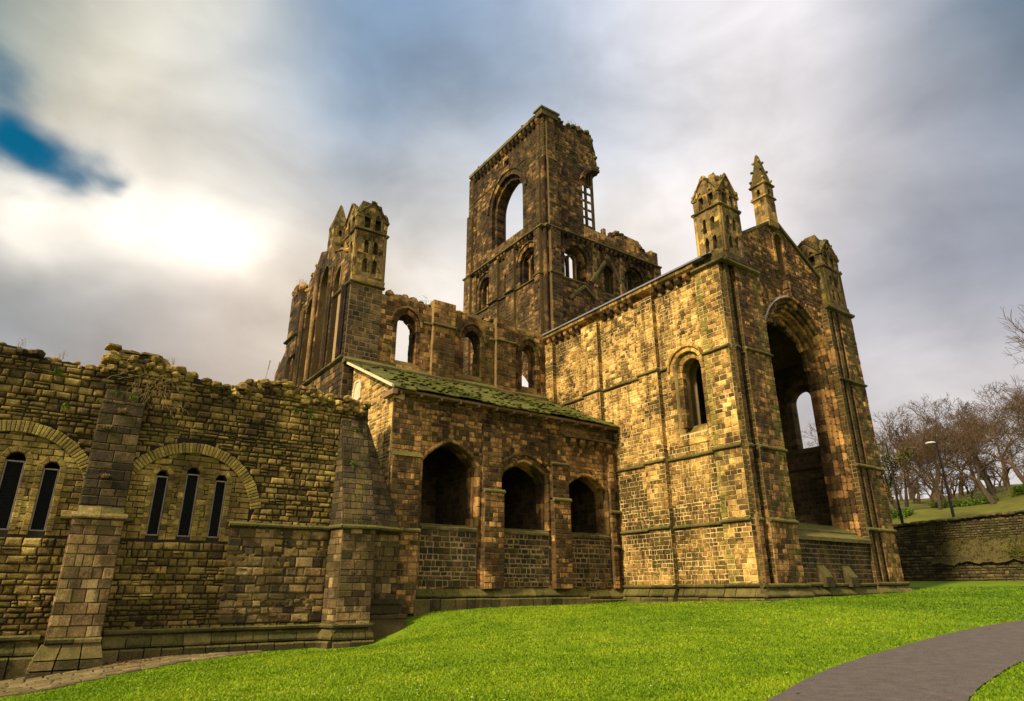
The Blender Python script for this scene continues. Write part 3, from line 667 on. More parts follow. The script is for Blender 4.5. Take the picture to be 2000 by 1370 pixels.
    # eaves cornice and corbels
    mb = MB(29); mb.prof(fs_, -33.95, -20.3, [(-.2, 16.95), (.5, 16.95), (.5, 16.72), (.36, 16.6), (-.2, 16.6)][::-1], None, 1.3)
    mb.build('cornice', M_GOLD, par)
    a = -33.4
    proto = None
    while a < -20.6:
        if not any(p0-.1 < a < p1+.1 for p0, p1 in ((-25.05, -23.62), (-29.9, -28.4))):
            m2 = MB(int(300+a*10)); m2.corbel(fs_, a, 16.6, .3, .42, .38); m2.build('corbel', M_EAST, par)
        a += .62
    # plinth
    mb = MB(30)
    plinth_profile(mb, fs_, -33.5, -20.3, .1, .34, -.95); plinth_profile(mb, FS(26.7), -20.55, -18.35, .1, .34, -.95)
    plinth_profile(mb, FS(YS-.34), -25.1, -23.55, .1, .34, -.95)
    plinth_profile(mb, FE(-18.5), 26.5, 30.1, .1, .42, -.95); plinth_profile(mb, FE(-18.62), 30.0, 36.5, .14, .42, -.9); plinth_profile(mb, FE(-18.5), 36.4, 39.8, .2, .45, -.8)
    mb.build('plinth', M_PLINTH, par, 'mossy stepped plinth along the foot of the wall')
    # south window: two orders and hood
    mb = MB(31)
    p2 = pointed(-21.75, .95, 7.4, 11.3, 12.25, 8); mb.ring(fs_, p2, .26, -.45, .05, step=.36, lo=.3, hi=1)
    p1 = pointed(-21.62, .66, 8.1, 11.2, 11.86, 8); mb.ring(fs_, p1, .34, -.5, -.16, step=.34, lo=.1, hi=.8)
    hood = pointed(-21.75, 1.2, 11.3, 11.32, 12.5, 9)[1:-1]; mb.ring(fs_, hood, .14, -.05, .16, step=.4, lo=.2, hi=.6)
    vs = [fs_.p(a_, z, d) for a_ in (-22.75, -20.75) for d, z in ((.06, 7.1), (.06, 7.3), (-.75, 8.25), (-.75, 7.1))]
    mb.add(vs, [(0, 1, 2, 3), (7, 6, 5, 4), (1, 5, 6, 2), (0, 4, 5, 1)], mb.tone(.5, .8))
    mb.build('lancet_window', M_GOLD, par, 'narrow round-headed window with a dark opening in the sunlit wall')
    # great east window: receding orders, broken tracery, hood
    mb = MB(32)
    for hw, d0, d1, w in ((3.24, -.4, .05, .34), (3.06, -.6, -.16, .28), (2.9, -.85, -.36, .28), (2.74, -1.15, -.6, .3)):
        sc = hw/3.28; mb.ring(fe, pointed(33.2, hw, 2.6, 11.9-.05*(3.28-hw), 11.9+3.85*sc, 12), w, d0, d1, step=.42, lo=.15, hi=1.0, bev=.05)
    mb.ring(fe, pointed(33.2, 2.74, 11.0, 11.9, 15.1, 12)[1:-1], .2, -1.0, -.8, step=.28, inner=.03, ragged=.5, lo=.2, hi=.9)
    mb.ring(fe, pointed(33.2, 3.48, 11.4, 11.9, 15.98, 12)[1:-1], .17, -.05, .22, step=.5, lo=.2, hi=.7)
    mb.build('great_window', M_EAST, par, 'huge pointed window opening with broken tracery and stepped jambs')
    mb = MB(33); mb.ring(fe, pointed(33.2, 3.53, 13.0, 11.9, 16.04, 12)[4:-12], .05, .0, .25, step=.7, inner=.02, gap=0); mb.build('lead_flashing', M_LEAD, par, 'pale grey lead strip over the arch')
    mb = MB(34)
    for k, (x0, z0, x1, z1) in enumerate(((-18.45, 2.40, -19.05, 2.72), (-19.0, 2.78, -19.75, 3.18))):
        for i in range(5):
            y0 = 29.85+i*1.36; y1 = y0+1.35
            mb.hexa([(x0, y0, z0-.18), (x0, y1, z0-.18), (x1, y1, z1-.4), (x1, y0, z1-.4), (x0, y0, z0), (x0, y1, z0), (x1, y1, z1), (x1, y0, z1)], mb.tone(.3, .6))
    mb.build('window_sill', M_LEDGE, par, 'sloping green mossy sill of the great window')
    # niche hood and corbelled shaft under it
    mb = MB(35); mb.ring(fe, pointed(33.0, .44, 17.6, 19.7, 20.25, 6), .16, -.1, .12, step=.3, lo=.3, hi=.9)
    mb.build('niche', M_EAST, par)
    mb = MB(44)
    for z, w in ((17.2, .34), (16.9, .26), (16.65, .34), (16.4, .2), (16.15, .3)): mb.box(XE-.05, XE+.3, 33.0-w/2, 33.0+w/2, z-.145, z+.145)
    mb.build('corbel', M_EAST, par)
    # gable coping + pinnacle
    mb = MB(36)
    for (ya, za), (yb, zb) in (((28.75, 18.62), (33.0, 21.15)), ((33.0, 21.15), (37.3, 18.3))):
        n = 5
        for i in range(n):
            y0, y1 = ya+(yb-ya)*i/n, ya+(yb-ya)*(i+1)/n-.01; z0, z1 = za+(zb-za)*i/n, za+(zb-za)*(i+1)/n
            q = [(y0, z0-.03), (y1, z1-.03), (y1, z1+.2), (y0, z0+.2)]; mb.block(fe, q, -1.3, .16, .03)
    mb.build('gable_coping', M_LEDGE, par)
    spirelet(par, -19.15, 32.72, 20.6, 23.7, 26.1, .9, 37, 'crocketed stone pinnacle on top of the gable', (22.7, 23.62))
    turret(par, -18.42, 27.0, 1.72, 1.75, 16.7, 20.0, 38); turret(par, -18.5, 37.15, 2.0, 2.0, 16.4, 19.2, 39)
    # slate roof on the presbytery
    mb = MB(40); RZ = 20.55; n = 14
    for i in range(n):
        t0, t1 = i/n, (i+1)/n
        y0, y1 = 26.45+(33.1-26.45)*t0, 26.45+(33.1-26.45)*t1+.06; z0, z1 = 17.02+(RZ-17.02)*t0+.05, 17.02+(RZ-17.02)*t1+.02
        x = -33.75
        while x < -19.3:
            w = min(mb.r.uniform(.4, .65), -19.25-x); dz = mb.r.uniform(0, .02)
            mb.hexa([(x, y0, z0-.05+dz), (x+w-.01, y0, z0-.05+dz), (x+w-.01, y1, z1-.05), (x, y1, z1-.05), (x, y0, z0+dz), (x+w-.01, y0, z0+dz), (x+w-.01, y1, z1), (x, y1, z1)], mb.tone()); x += w
    mb.hexa([(-33.75, 33.1, 20.4), (-19.25, 33.1, 20.4), (-19.25, 39.8, 16.9), (-33.75, 39.8, 16.9), (-33.75, 33.1, 20.55), (-19.25, 33.1, 20.55), (-19.25, 39.8, 17.05), (-33.75, 39.8, 17.05)], mb.tone())
    mb.box(-33.75, -19.6, 26.4, 26.75, 16.95, 17.05, mb.tone())
    mb.build('roof', M_SLATE, par, 'grey slate roof')
    # inside: north wall with lancet, vault
    mb = MB(41); fi = FS(38.0)
    lan = pointed(-21.85, .74, 8.2, 11.15, 11.9, 7)[::-1]
    mb.wall(fi, rect(-33.9, -19.0, -.7, 16.6), [lan], th=.6, ch=(.2, .3), w=(.24, .46), p=(.004, .03), bev=.02, gap=.02)
    mb.ring(fi, pointed(-21.85, .74, 8.2, 11.15, 11.9, 7), .3, -.4, .05, step=.35); mb.ring(fi, pointed(-21.9, 1.15, 7.0, 11.6, 12.7, 8), .25, -.05, .12, step=.35)
    mb.string(fi, -30, -20, 6.95)
    N_ = 14; prof = [(28.3, 12.9)]+[(33.15-4.85*math.cos(t)*1.0, 12.9+2.9*math.sin(t)) for t in np.linspace(0, math.pi, N_)]+[(38.0, 12.9)]
    for i in range(len(prof)-1):
        (ya, za), (yb, zb) = prof[i], prof[i+1]
        mb.add([(-33.9, ya, za), (-20.4, ya, za), (-20.4, yb, zb), (-33.9, yb, zb)], [(0, 1, 2, 3)], mb.tone(0, .5))
    for x in (-20.8, -25.5, -29.8):
        for i in range(len(prof)-1):
            (ya, za), (yb, zb) = prof[i], prof[i+1]
            mb.hexa([(x-.2, ya, za-.25), (x+.2, ya, za-.25), (x+.2, yb, zb-.25), (x-.2, yb, zb-.25), (x-.2, ya, za), (x+.2, ya, za), (x+.2, yb, zb), (x-.2, yb, zb)], mb.tone(.2, .8))
    mb.wall(FN(28.3), rect(20.3, 33.9, -.7, 16.6), [[(-a, b) for a, b in pointed(-21.66, .56, 8.1, 11.2, 11.8, 6)]], th=.05, ch=(.3, .4), w=(.4, .7), p=(.004, .03))
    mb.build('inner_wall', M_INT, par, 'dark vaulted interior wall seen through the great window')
    return par
presbytery()

# ---------------------------------------------------------------- south transept
def ragged(a0, a1, b, amp, step, R, slope=0.0):
    pts = []; a = a0
    while a < a1:
        bb = b+slope*(a-a0)+R.uniform(-amp, amp); w = R.uniform(step*.5, step*1.4); pts += [(a, bb), (min(a+w, a1), bb+R.uniform(-.04, .04))]; a += w+.01
    return pts
def transept():
    X = -33.8; fe = FE(X); mb = MB(51); R = mb.r
    wins = [(15.85, .68), (20.6, .68), (25.2, .64)]
    holes = [pointed(c, hw, 12.9, 15.2, 16.05, 8)[::-1] for c, hw in wins]
    top = [(27.3, 16.9)]+ragged(14.1, 27.2, 17.05, .16, .55, R)[::-1]
    mb.wall(fe, [(14.0, -.5), (27.3, -.5)]+top+[(14.0, 17.2)], holes, th=.8, ch=(.24, .36), w=(.3, .6), p=(.01, .035), bev=.022, gap=.018)
    for a0, a1 in ((17.55, 19.15), (22.35, 23.9)):
        mb.wall(FE(X+.26), rect(a0, a1, 12.2, 17.1+R.uniform(.1, .35)), th=.5, ch=(.26, .36), w=(.35, .6), p=(.01, .03))
    par = mb.build('transept', M_TRANS, church, 'mossy roofless transept wall with three tall round-headed windows')
    mb = MB(52); mb.wall(FE(X+.02), rect(12.05, 14.1, -.5, 17.3), th=2.0, ch=(.26, .36), w=(.34, .62), p=(.01, .04), gap=.035, jit=.012); mb.build('corner_buttress', M_CORNER, par, 'dark blocks with pale mortar on the corner under the turret')
    for c, hw in wins:
        m2 = MB(int(c*10)); m2.ring(fe, pointed(c, hw, 12.9, 15.2, 16.05, 8), .26, -.5, .05, step=.34, lo=.0, hi=.8, inner=.03)
        m2.ring(fe, pointed(c, hw, 12.9, 15.15, 16.0, 8), .2, -.85, -.5, step=.36, lo=.0, hi=.7, inner=.05, ragged=.08)
        m2.ring(fe, pointed(c, hw+.28, 15.1, 15.3, 16.42, 9)[1:-1], .13, -.05, .15, step=.4, lo=.3, hi=.7)
        m2.build('window', M_TRANS, par)
    mb = MB(53); mb.mark()
    mb.prof(fe, 12.0, 27.2, [(-.1, 12.5), (.05, 12.5), (.34, 12.25), (.34, 12.1), (-.1, 12.05)][::-1], None, 1.2)
    for a0, a1 in ((16.95, 17.55), (19.15, 19.3), (21.95, 22.35), (23.9, 24.1)): mb.string(fe, a0, a1, 15.72)
    for a0, a1 in ((17.5, 19.2), (22.3, 23.95)): mb.string(FE(X+.26), a0, a1, 15.72)
    mb.string(fe, 11.95, 14.2, 17.3, .22, .16); mb.string(FS(12.05), -36.5, -33.7, 17.2, .22, .16); mb.string(FS(12.05), -40.5, -33.7, 12.5, .26, .2); mb.string(FS(11.9), -45.85, -43.3, 17.0, .2, .2)
    mb.build_each('string_course', M_LEDGE, par)
    # loose stones on the broken wall head
    mb = MB(54); a = 14.2
    while a < 27.2:
        for k in range(2): mb.lump((X-R.uniform(.1, 1.1), a+R.uniform(-.1, .1), 17.05+R.uniform(0, .22)), R.uniform(.14, .27), (1.1, .9, .6))
        a += .3
    mb.build('wall_head', M_TRANS, par, 'broken mossy wall head with loose stones')
    # south gable front: tall blind arches between shafts
    mb = MB(55); fs_ = FS(12.05)
    arches = [pointed(-35.95, .8, 12.7, 18.3, 19.2, 7)[::-1], pointed(-38.7, .8, 12.7, 19.2, 20.4, 7)[::-1], pointed(-41.4, .7, 12.7, 18.0, 19.0, 7)[::-1], pointed(-43.6, .5, 12.7, 16.3, 17.0, 7)[::-1]]
    out = [(-45.3, -.5), (-33.8, -.5), (-33.8, 17.3), (-34.4, 19.3), (-36.2, 20.4), (-36.9, 20.6), (-38.6, 21.5), (-40.2, 22.1), (-41.0, 21.2), (-42.2, 20.7), (-43.6, 18.4), (-45.3, 17.6)]
    mb.wall(fs_, out, arches, th=.7, ch=(.3, .42), w=(.35, .65), p=(.01, .04), bev=.022)
    mb.wall(FS(12.6), rect(-45.0, -34.2, -.4, 18), th=.5, ch=(.3, .42), w=(.35, .65), p=(.01, .03)); mb.plate(FS(12.6), [(-44, 18), (-34.2, 18), (-35, 19.3), (-39.6, 21.6), (-42.5, 20.2)], th=.5, c=(.3, .5, 1))
    for a, zt in ((-34.55, 17.2), (-37.3, 19.6), (-40.1, 20.6), (-42.6, 18.4)):
        mb.tube((a, 11.95, 12.6), (a, 11.95, zt), .17, n=10); mb.box(a-.36, a+.36, 11.92, 12.1, 12.6, zt)
    mb.wall(FS(11.75), rect(-47.2, -44.5, -.5, 15.0), th=2.2, ch=(.3, .42), w=(.35, .65), p=(.01, .03))
    mb.add([(-47.2, 11.75, 15.0), (-44.5, 11.75, 15.0), (-44.5, 13.9, 15.0), (-47.2, 13.9, 15.0), (-45.9, 12.0, 16.6), (-44.5, 12.0, 16.6), (-44.5, 13.9, 16.6), (-45.9, 13.9, 16.6)], [(0, 1, 5, 4), (1, 2, 6, 5), (3, 0, 4, 7), (4, 5, 6, 7)], mb.tone(.3, .6))
    mb.wall(FS(11.9), rect(-45.7, -43.4, 15.5, 20.6), th=2.0, ch=(.3, .42), w=(.35, .65), p=(.01, .03))
    mb.build('gable_front', M_FRONT, par, 'dark gable front with tall blind arches catching the light')
    for c, hw, b0, bs, ba in ((-36.0, .5, 12.8, 15.2, 16.1), (-38.7, .5, 12.8, 15.1, 16.0), (-41.5, .45, 12.8, 14.9, 15.7)):
        m2 = MB(int(-c*10)); f2 = FS(12.58); m2.ring(f2, pointed(c, hw, b0, bs, ba, 7), .2, -.1, .12, step=.35); m2.plate(f2, pointed(c, hw, b0, bs, ba, 7)[::-1], th=.02, d=.03, c=(.0, .9, 1)); m2.build('window', M_TRANS, par)
    spirelet(par, -39.0, 12.7, 20.6, 23.6, 25.5, 1.0, 56, 'plain stone pinnacle on the transept gable', (), False)
    mb = MB(57); R = mb.r
    for i in range(26):
        t = R.random(); mb.lump((-45.6+2.2*t, 12.0+R.uniform(-.1, 1.4), 20.5+R.uniform(-.1, .9)*(1-abs(t-.6))), R.uniform(.2, .36), (1, .9, .9))
    for a, b in ((-36.9, 20.6), (-36.2, 20.4), (-35.3, 19.9), (-40.9, 21.3), (-41.7, 20.9), (-42.7, 20.1), (-43.2, 19.3)): mb.lump((a, 12.3, b+.05), .3, (1.3, 1, .5))
    mb.build('gable_head', M_TRANS, par, 'crumbling top of the gable with loose stones')
    turret(par, -33.72, 12.1, 2.0, 2.0, 17.35, 20.9, 58)
    mb = MB(59); mb.plate(FE(-44.4), rect(12.2, 27.3, -.5, 16.6), th=1.0, c=(.3, .5, 1)); mb.courses(FE(-44.4), rect(12.6, 27.3, 6, 16.6), ch=(.3, .42), w=(.4, .8)); mb.build('west_wall', M_TRANS, par)
    # ends of the broken courses
    return par
transept()

# ---------------------------------------------------------------- crossing tower
def tower():
    Y, X = 27.3, -34.3; fs_ = FS(Y); fe = FE(X); mb = MB(61); R = mb.r
    bell = pointed(-39.45, 2.35, 27.4, 31.6, 34.1, 10)[::-1]
    slot = rect(-39.95, -39.2, 35.25, 36.0)
    w1 = pointed(-42.75, 1.0, 22.65, 24.5, 25.55, 8)[::-1]; w3 = pointed(-36.5, 1.12, 22.65, 24.5, 25.6, 8)[::-1]; wm = pointed(-39.6, .28, 22.65, 24.4, 24.8, 5)[::-1]
    archS = pointed(-39.8, 4.2, -.5, 11, 16.5, 8)[::-1]
    mb.wall(fs_, [(-45.7, -.6), (-43.4, -.6)]+[archS[-1], archS[0]][:0]+[(-34.3, -.6), (-34.3, 37.1), (-45.2, 37.0), (-45.2, 26.5), (-45.7, 26.5)], [bell, slot, w1, w3, wm, archS], th=1.5, ch=(.22, .32), w=(.25, .52), p=(.008, .035), bev=.022)
    ed = [(33.3, 33.75), (33.34, 34.3), (33.2, 35.2), (33.16, 36.0), (32.98, 36.5), (32.85, 37.4)]
    e_out = [(27.4, -.6), (40.0, -.6), (40.0, 26.5), (31.42, 26.5), (31.42, 32.4), (31.6, 33.0), (31.95, 33.4), (32.5, 33.65)]+ed+ragged(28.9, 32.7, 37.45, .15, .5, R)[::-1]+[(28.8, 37.2), (27.4, 37.2)]
    e1 = pointed(30.38, 1.22, 22.7, 24.6, 25.85, 8)[::-1]; e3 = pointed(36.85, 1.15, 22.7, 24.6, 25.8, 8)[::-1]; em = pointed(33.85, .55, 22.5, 24.4, 25.05, 6)[::-1]
    ca = pointed(33.3, 3.6, -.5, 10, 14.5, 8)[::-1]
    mb.wall(fe, e_out, [e1, e3, em, ca], th=1.5, ch=(.22, .32), w=(.25, .52), p=(.008, .04), bev=.022)
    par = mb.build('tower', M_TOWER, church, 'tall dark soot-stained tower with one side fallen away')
    # west stub and remaining north stub
    mb = MB(62)
    mb.wall(FW(-45.7), rect(-29.0, -27.3, -.6, 37.0), th=1.4, ch=(.3, .42), w=(.4, .8)); mb.wall(FE(-44.3), rect(28.4, 29.0, 17, 37), th=.02)
    mb.plate(FW(-45.7), [(-40, -.6), (-29, -.6), (-29, 27), (-31, 26.6), (-31.6, 24.0), (-33, 22), (-40, 21)], [pointed(-33.7, 4.0, -.5, 13.0, 19.5, 8)[::-1]], th=1.4, c=(.3, .5, 1))
    mb.wall(FS(38.6), [(-37.4, -.6), (-34.6, -.6), (-34.6, 27.6), (-36.4, 27.5), (-37.4, 24)], th=1.4, ch=(.3, .42), w=(.4, .8))
    mb.build('broken_wall', M_TOWER, par)
    # corner clasping buttresses + pilasters
    mb = MB(63)
    def strip(fr, a0, a1, z0, z1, d): mb.mark(); mb.wall(Fr(fr.o+fr.N*d, fr.A), rect(a0, a1, z0, z1), th=d+.05, ch=(.22, .32), w=(.25, .52), p=(.006, .025))
    for a0, a1 in ((-35.3, -34.62), (-45.9, -44.9)):
        strip(fs_, a0, a1, 16.5, 26.5, .34); strip(fs_, a0+.35 if a0 > -40 else a0+.15, a1, 26.8, 33.0, .26); strip(fs_, a0+.45 if a0 > -40 else a0+.25, a1, 33.0, 37.1, .14)
    strip(fs_, -39.28, -38.17, 17, 26.3, .26); strip(fs_, -41.8, -40.55, 17, 26.3, .26); strip(fs_, -44.7, -44.05, 17, 26.2, .2)
    strip(fe, 27.62, 28.6, 16.5, 26.5, .34); strip(fe, 27.62, 28.55, 26.8, 33.0, .26); strip(fe, 27.62, 28.5, 33.0, 37.2, .14); strip(fe, 39.2, 40.0, 17, 26.4, .3); strip(fe, 32.1, 32.5, 22.6, 26.2, .16); strip(fe, 35.1, 35.45, 22.6, 26.2, .16)
    for z0, z1, r in ((16.5, 26.4, .16), (26.8, 33.0, .15)): mb.mark(); mb.tube((-34.36, 27.36, z0), (-34.36, 27.36, z1), r, n=10)
    # sloped offsets
    for fr, a0, a1 in ((fs_, -34.95, -34.62), (fe, 27.62, 28.55)): mb.mark(); mb.prof(fr, a0, a1, [(-.02, 33.35), (.14, 33.3), (.3, 32.95), (-.02, 32.95)][::-1], None, 2)
    mb.build_each('buttress', M_TOWER, par)
    mb = MB(64)
    mb.string(fs_, -44.2, -34.3, 22.55); mb.string(fe, 27.3, 31.3, 22.62); mb.string(fe, 35.6, 40.0, 22.62)
    mb.string(fs_, -46.1, -34.2, 26.6, .26, .42); mb.string(fe, 27.2, 40.1, 26.6, .26, .42)
    for a0, a1 in ((-35.35, -34.5), (-39.33, -38.12), (-41.85, -40.5), (-46.0, -44.8)): mb.string(Fr((0, Y-.3, 0), (1, 0, 0)), a0, a1, 22.55)
    mb.string(Fr((X+.3, 0, 0), (0, 1, 0)), 27.5, 28.7, 22.6)
    mb.string(fs_, -44.9, -36.8, 34.3, .14, .08); mb.string(fe, 28.5, 30.6, 35.0, .14, .08)
    # old roof scars
    for (ya, za), (yb, zb) in (((31.8, 22.9), (33.5, 25.3)), ((35.9, 22.7), (34.2, 25.3)), ((29.5, 20.9), (31.1, 22.35)), ((31.1, 22.35), (32.2, 21.6))):
        n = np.array((-(zb-za), yb-ya)); n = n/np.hypot(*n)*.13; mb.mark(); q = [(ya-n[0], za-n[1]), (yb-n[0], zb-n[1]), (yb+n[0], zb+n[1]), (ya+n[0], za+n[1])]
        ar = sum(q[i][0]*q[(i+1) % 4][1]-q[(i+1) % 4][0]*q[i][1] for i in range(4)); mb.block(fe, q if ar > 0 else q[::-1], -.05, .2, .04)
    mb.build_each('string_course', M_LEDGE, par, 'mossy weathered ledges and string courses of the tower')
    a = -43.9
    while a < -35.4:
        if not any(p0-.1 < a < p1+.1 for p0, p1 in ((-39.28, -38.17), (-41.8, -40.55))): m2 = MB(int(900+a*10)); m2.corbel(fs_, a, 26.45, .26, .4, .34); m2.build('corbel', M_TOWER, par)
        a += .5
    a = 28.9
    while a < 39: m2 = MB(int(800+a*10)); m2.corbel(fe, a, 26.45, .26, .4, .34); m2.build('corbel', M_TOWER, par); a += .52
    a = -44.6
    while a < -34.6: m2 = MB(int(700+a*10)); m2.corbel(fs_, a, 37.0, .3, .55, .36); m2.build('corbel', M_TOWER, par); a += .58
    mb = MB(65); R = mb.r
    mb.prof(fs_, -45.3, -34.9, [(-1.0, 37.5), (.42, 37.4), (.42, 37.1), (.1, 36.98), (-1.0, 36.98)][::-1], None, .8)
    mb.box(-35.0, -34.05, 27.05, 28.85, 37.2, 37.75); mb.box(-35.1, -33.95, 26.95, 28.95, 37.75, 37.9)
    for i in range(60): mb.lump((R.uniform(-35.2, -34.1), R.uniform(28.9, 32.8), 37.45+R.uniform(-.1, .3)), R.uniform(.14, .3), (1, 1, .6))
    for i in range(26): mb.lump((R.uniform(-45.2, -35.2), Y-R.uniform(-.6, .3), 37.48), R.uniform(.1, .2), (1.2, 1, .5))
    for i in range(34):
        t = R.random(); mb.lump((-34.35+R.uniform(-1.0, .15), float(np.interp(t, [0, .3, .6, 1], [33.15, 33.15, 32.9, 32.6])), 33.8+t*3.7), R.uniform(.14, .24), (1, 1, .7))
    mb.build('parapet', M_LEDGE, par, 'crumbling overgrown parapet of the tower top')
    # broken lower east face: ledge with stumps
    mb = MB(66); R = mb.r; fl = FE(X+.05)
    mb.wall(fl, [(31.4, 26.7), (40.0, 26.7), (40.0, 28.1), (39.4, 28.1), (39.2, 27.75), (38.5, 27.75), (38.4, 28.0), (37.85, 28.05), (37.75, 28.55), (36.0, 28.6), (35.0, 28.2), (34.9, 27.85), (31.4, 27.95)], th=1.3, ch=(.26, .36), w=(.3, .6), p=(.01, .04))
    mb.box(-34.6, -34.28, 33.55, 33.85, 27.8, 28.5); mb.box(-34.6, -34.28, 34.35, 34.65, 27.8, 28.4)
    for i in range(40): y = R.uniform(34.9, 40); mb.lump((R.uniform(-35.4, -34.3), y, 28.0+.5*(35 < y < 37.7)+R.uniform(-.1, .2)), R.uniform(.16, .32), (1, 1, .6))
    mb.wall(Fr((0, Y-.05, 0), (1, 0, 0)), rect(-41.75, -37.15, 26.75, 27.7), th=1.2, ch=(.24, .34), w=(.3, .6), p=(.01, .03))
    for i in range(7): mb.lump((-41.2+i*.65, Y+.2, 27.72), R.uniform(.12, .2), (1, 1, .6))
    mb.build('broken_ledge', M_TRANS, par, 'mossy broken ledge where the upper tower wall is missing')
    # openings
    mb = MB(67); mb.ring(fs_, pointed(-39.45, 2.35, 27.7, 31.6, 34.1, 10), .42, -.5, .05, step=.4); mb.ring(fs_, pointed(-39.45, 2.1, 27.7, 31.5, 33.75, 10), .4, -1.1, -.3, step=.36, lo=0, hi=.6, ragged=.12)
    mb.ring(fs_, pointed(-39.45, 2.8, 31.4, 31.6, 34.55, 10)[1:-1], .16, -.05, .16, step=.5)
    mb.build('belfry_opening', M_TOWER, par, 'empty arched belfry opening with sky behind')
    for fr, c, hw, ba, op in ((fs_, -42.75, 1.0, 25.55, False), (fs_, -36.5, 1.12, 25.6, False), (fe, 30.38, 1.22, 25.85, True), (fe, 36.85, 1.15, 25.8, True)):
        mb = MB(int(abs(c)*7)); P = pointed(c, hw, 22.7, 24.55, ba, 8)
        mb.ring(fr, P, .3, -.5, .05, step=.34); mb.ring(fr, pointed(c, hw-.14, 22.7, 24.5, ba-.16, 8), .25, -.8, -.22, step=.36)
        mb.ring(fr, pointed(c, hw+.36, 24.4, 24.55, ba+.42, 8)[1:-1], .12, -.05, .13, step=.4)
        for s in ((-.42, .42) if not op else (-.33, .28)):   # mullions
            q = [(c+hw*s-.09, 22.7), (c+hw*s+.09, 22.7), (c+hw*s+.09, 25.0), (c+hw*s-.09, 25.0)]; mb.block(fr, q, -.75, -.45, .03)
        for s, z in ((-.72, 24.45), (0, 24.7), (.72, 24.45)): mb.ring(fr, pointed(c+hw*s*.98, hw*.27, z-.3, z, z+.45, 5), .14, -.72, -.48, step=.25)
        mb.plate(fr, P[::-1], th=.05, d=-.62, c=(.1, .5, 1)) if False else None
        mb.build('window', M_TOWER, par)
    mb = MB(68); mb.plate(fe, em[::-1] if False else em, th=.1, d=-.55, c=(.05, .9, 1)); mb.ring(fe, pointed(33.85, .55, 22.5, 24.4, 25.05, 6), .24, -.3, .06, step=.34); mb.build('niche', M_TOWER, par)
    # surviving tracery of the fallen east window
    mb = MB(69); fx = FE(X-.10)
    for a0, a1, zt in ((31.36, 31.40, 33.2), (31.72, 31.98, 33.3), (32.46, 32.74, 33.5)): mb.block(fx, rect(a0, a1, 27.9, zt), -.05, .06, .02)
    for k in range(6): mb.block(fx, rect(31.4, 32.7, 28.05+k*.8, 28.25+k*.8), -.04, .05, .02)
    for k in range(4): mb.block(fx, rect(31.5+k*.33, 31.66+k*.33, 32.1, 33.3), -.2, .08, .03)
    mb.ring(fx, [(31.42, 32.4), (31.6, 33.0), (31.95, 33.4), (32.5, 33.65), (33.2, 33.7)], .25, -.4, .5, step=.3)
    mb.build('window_tracery', M_TOWER, par, 'lattice of stone bars left in the broken window')
    return par
tower()

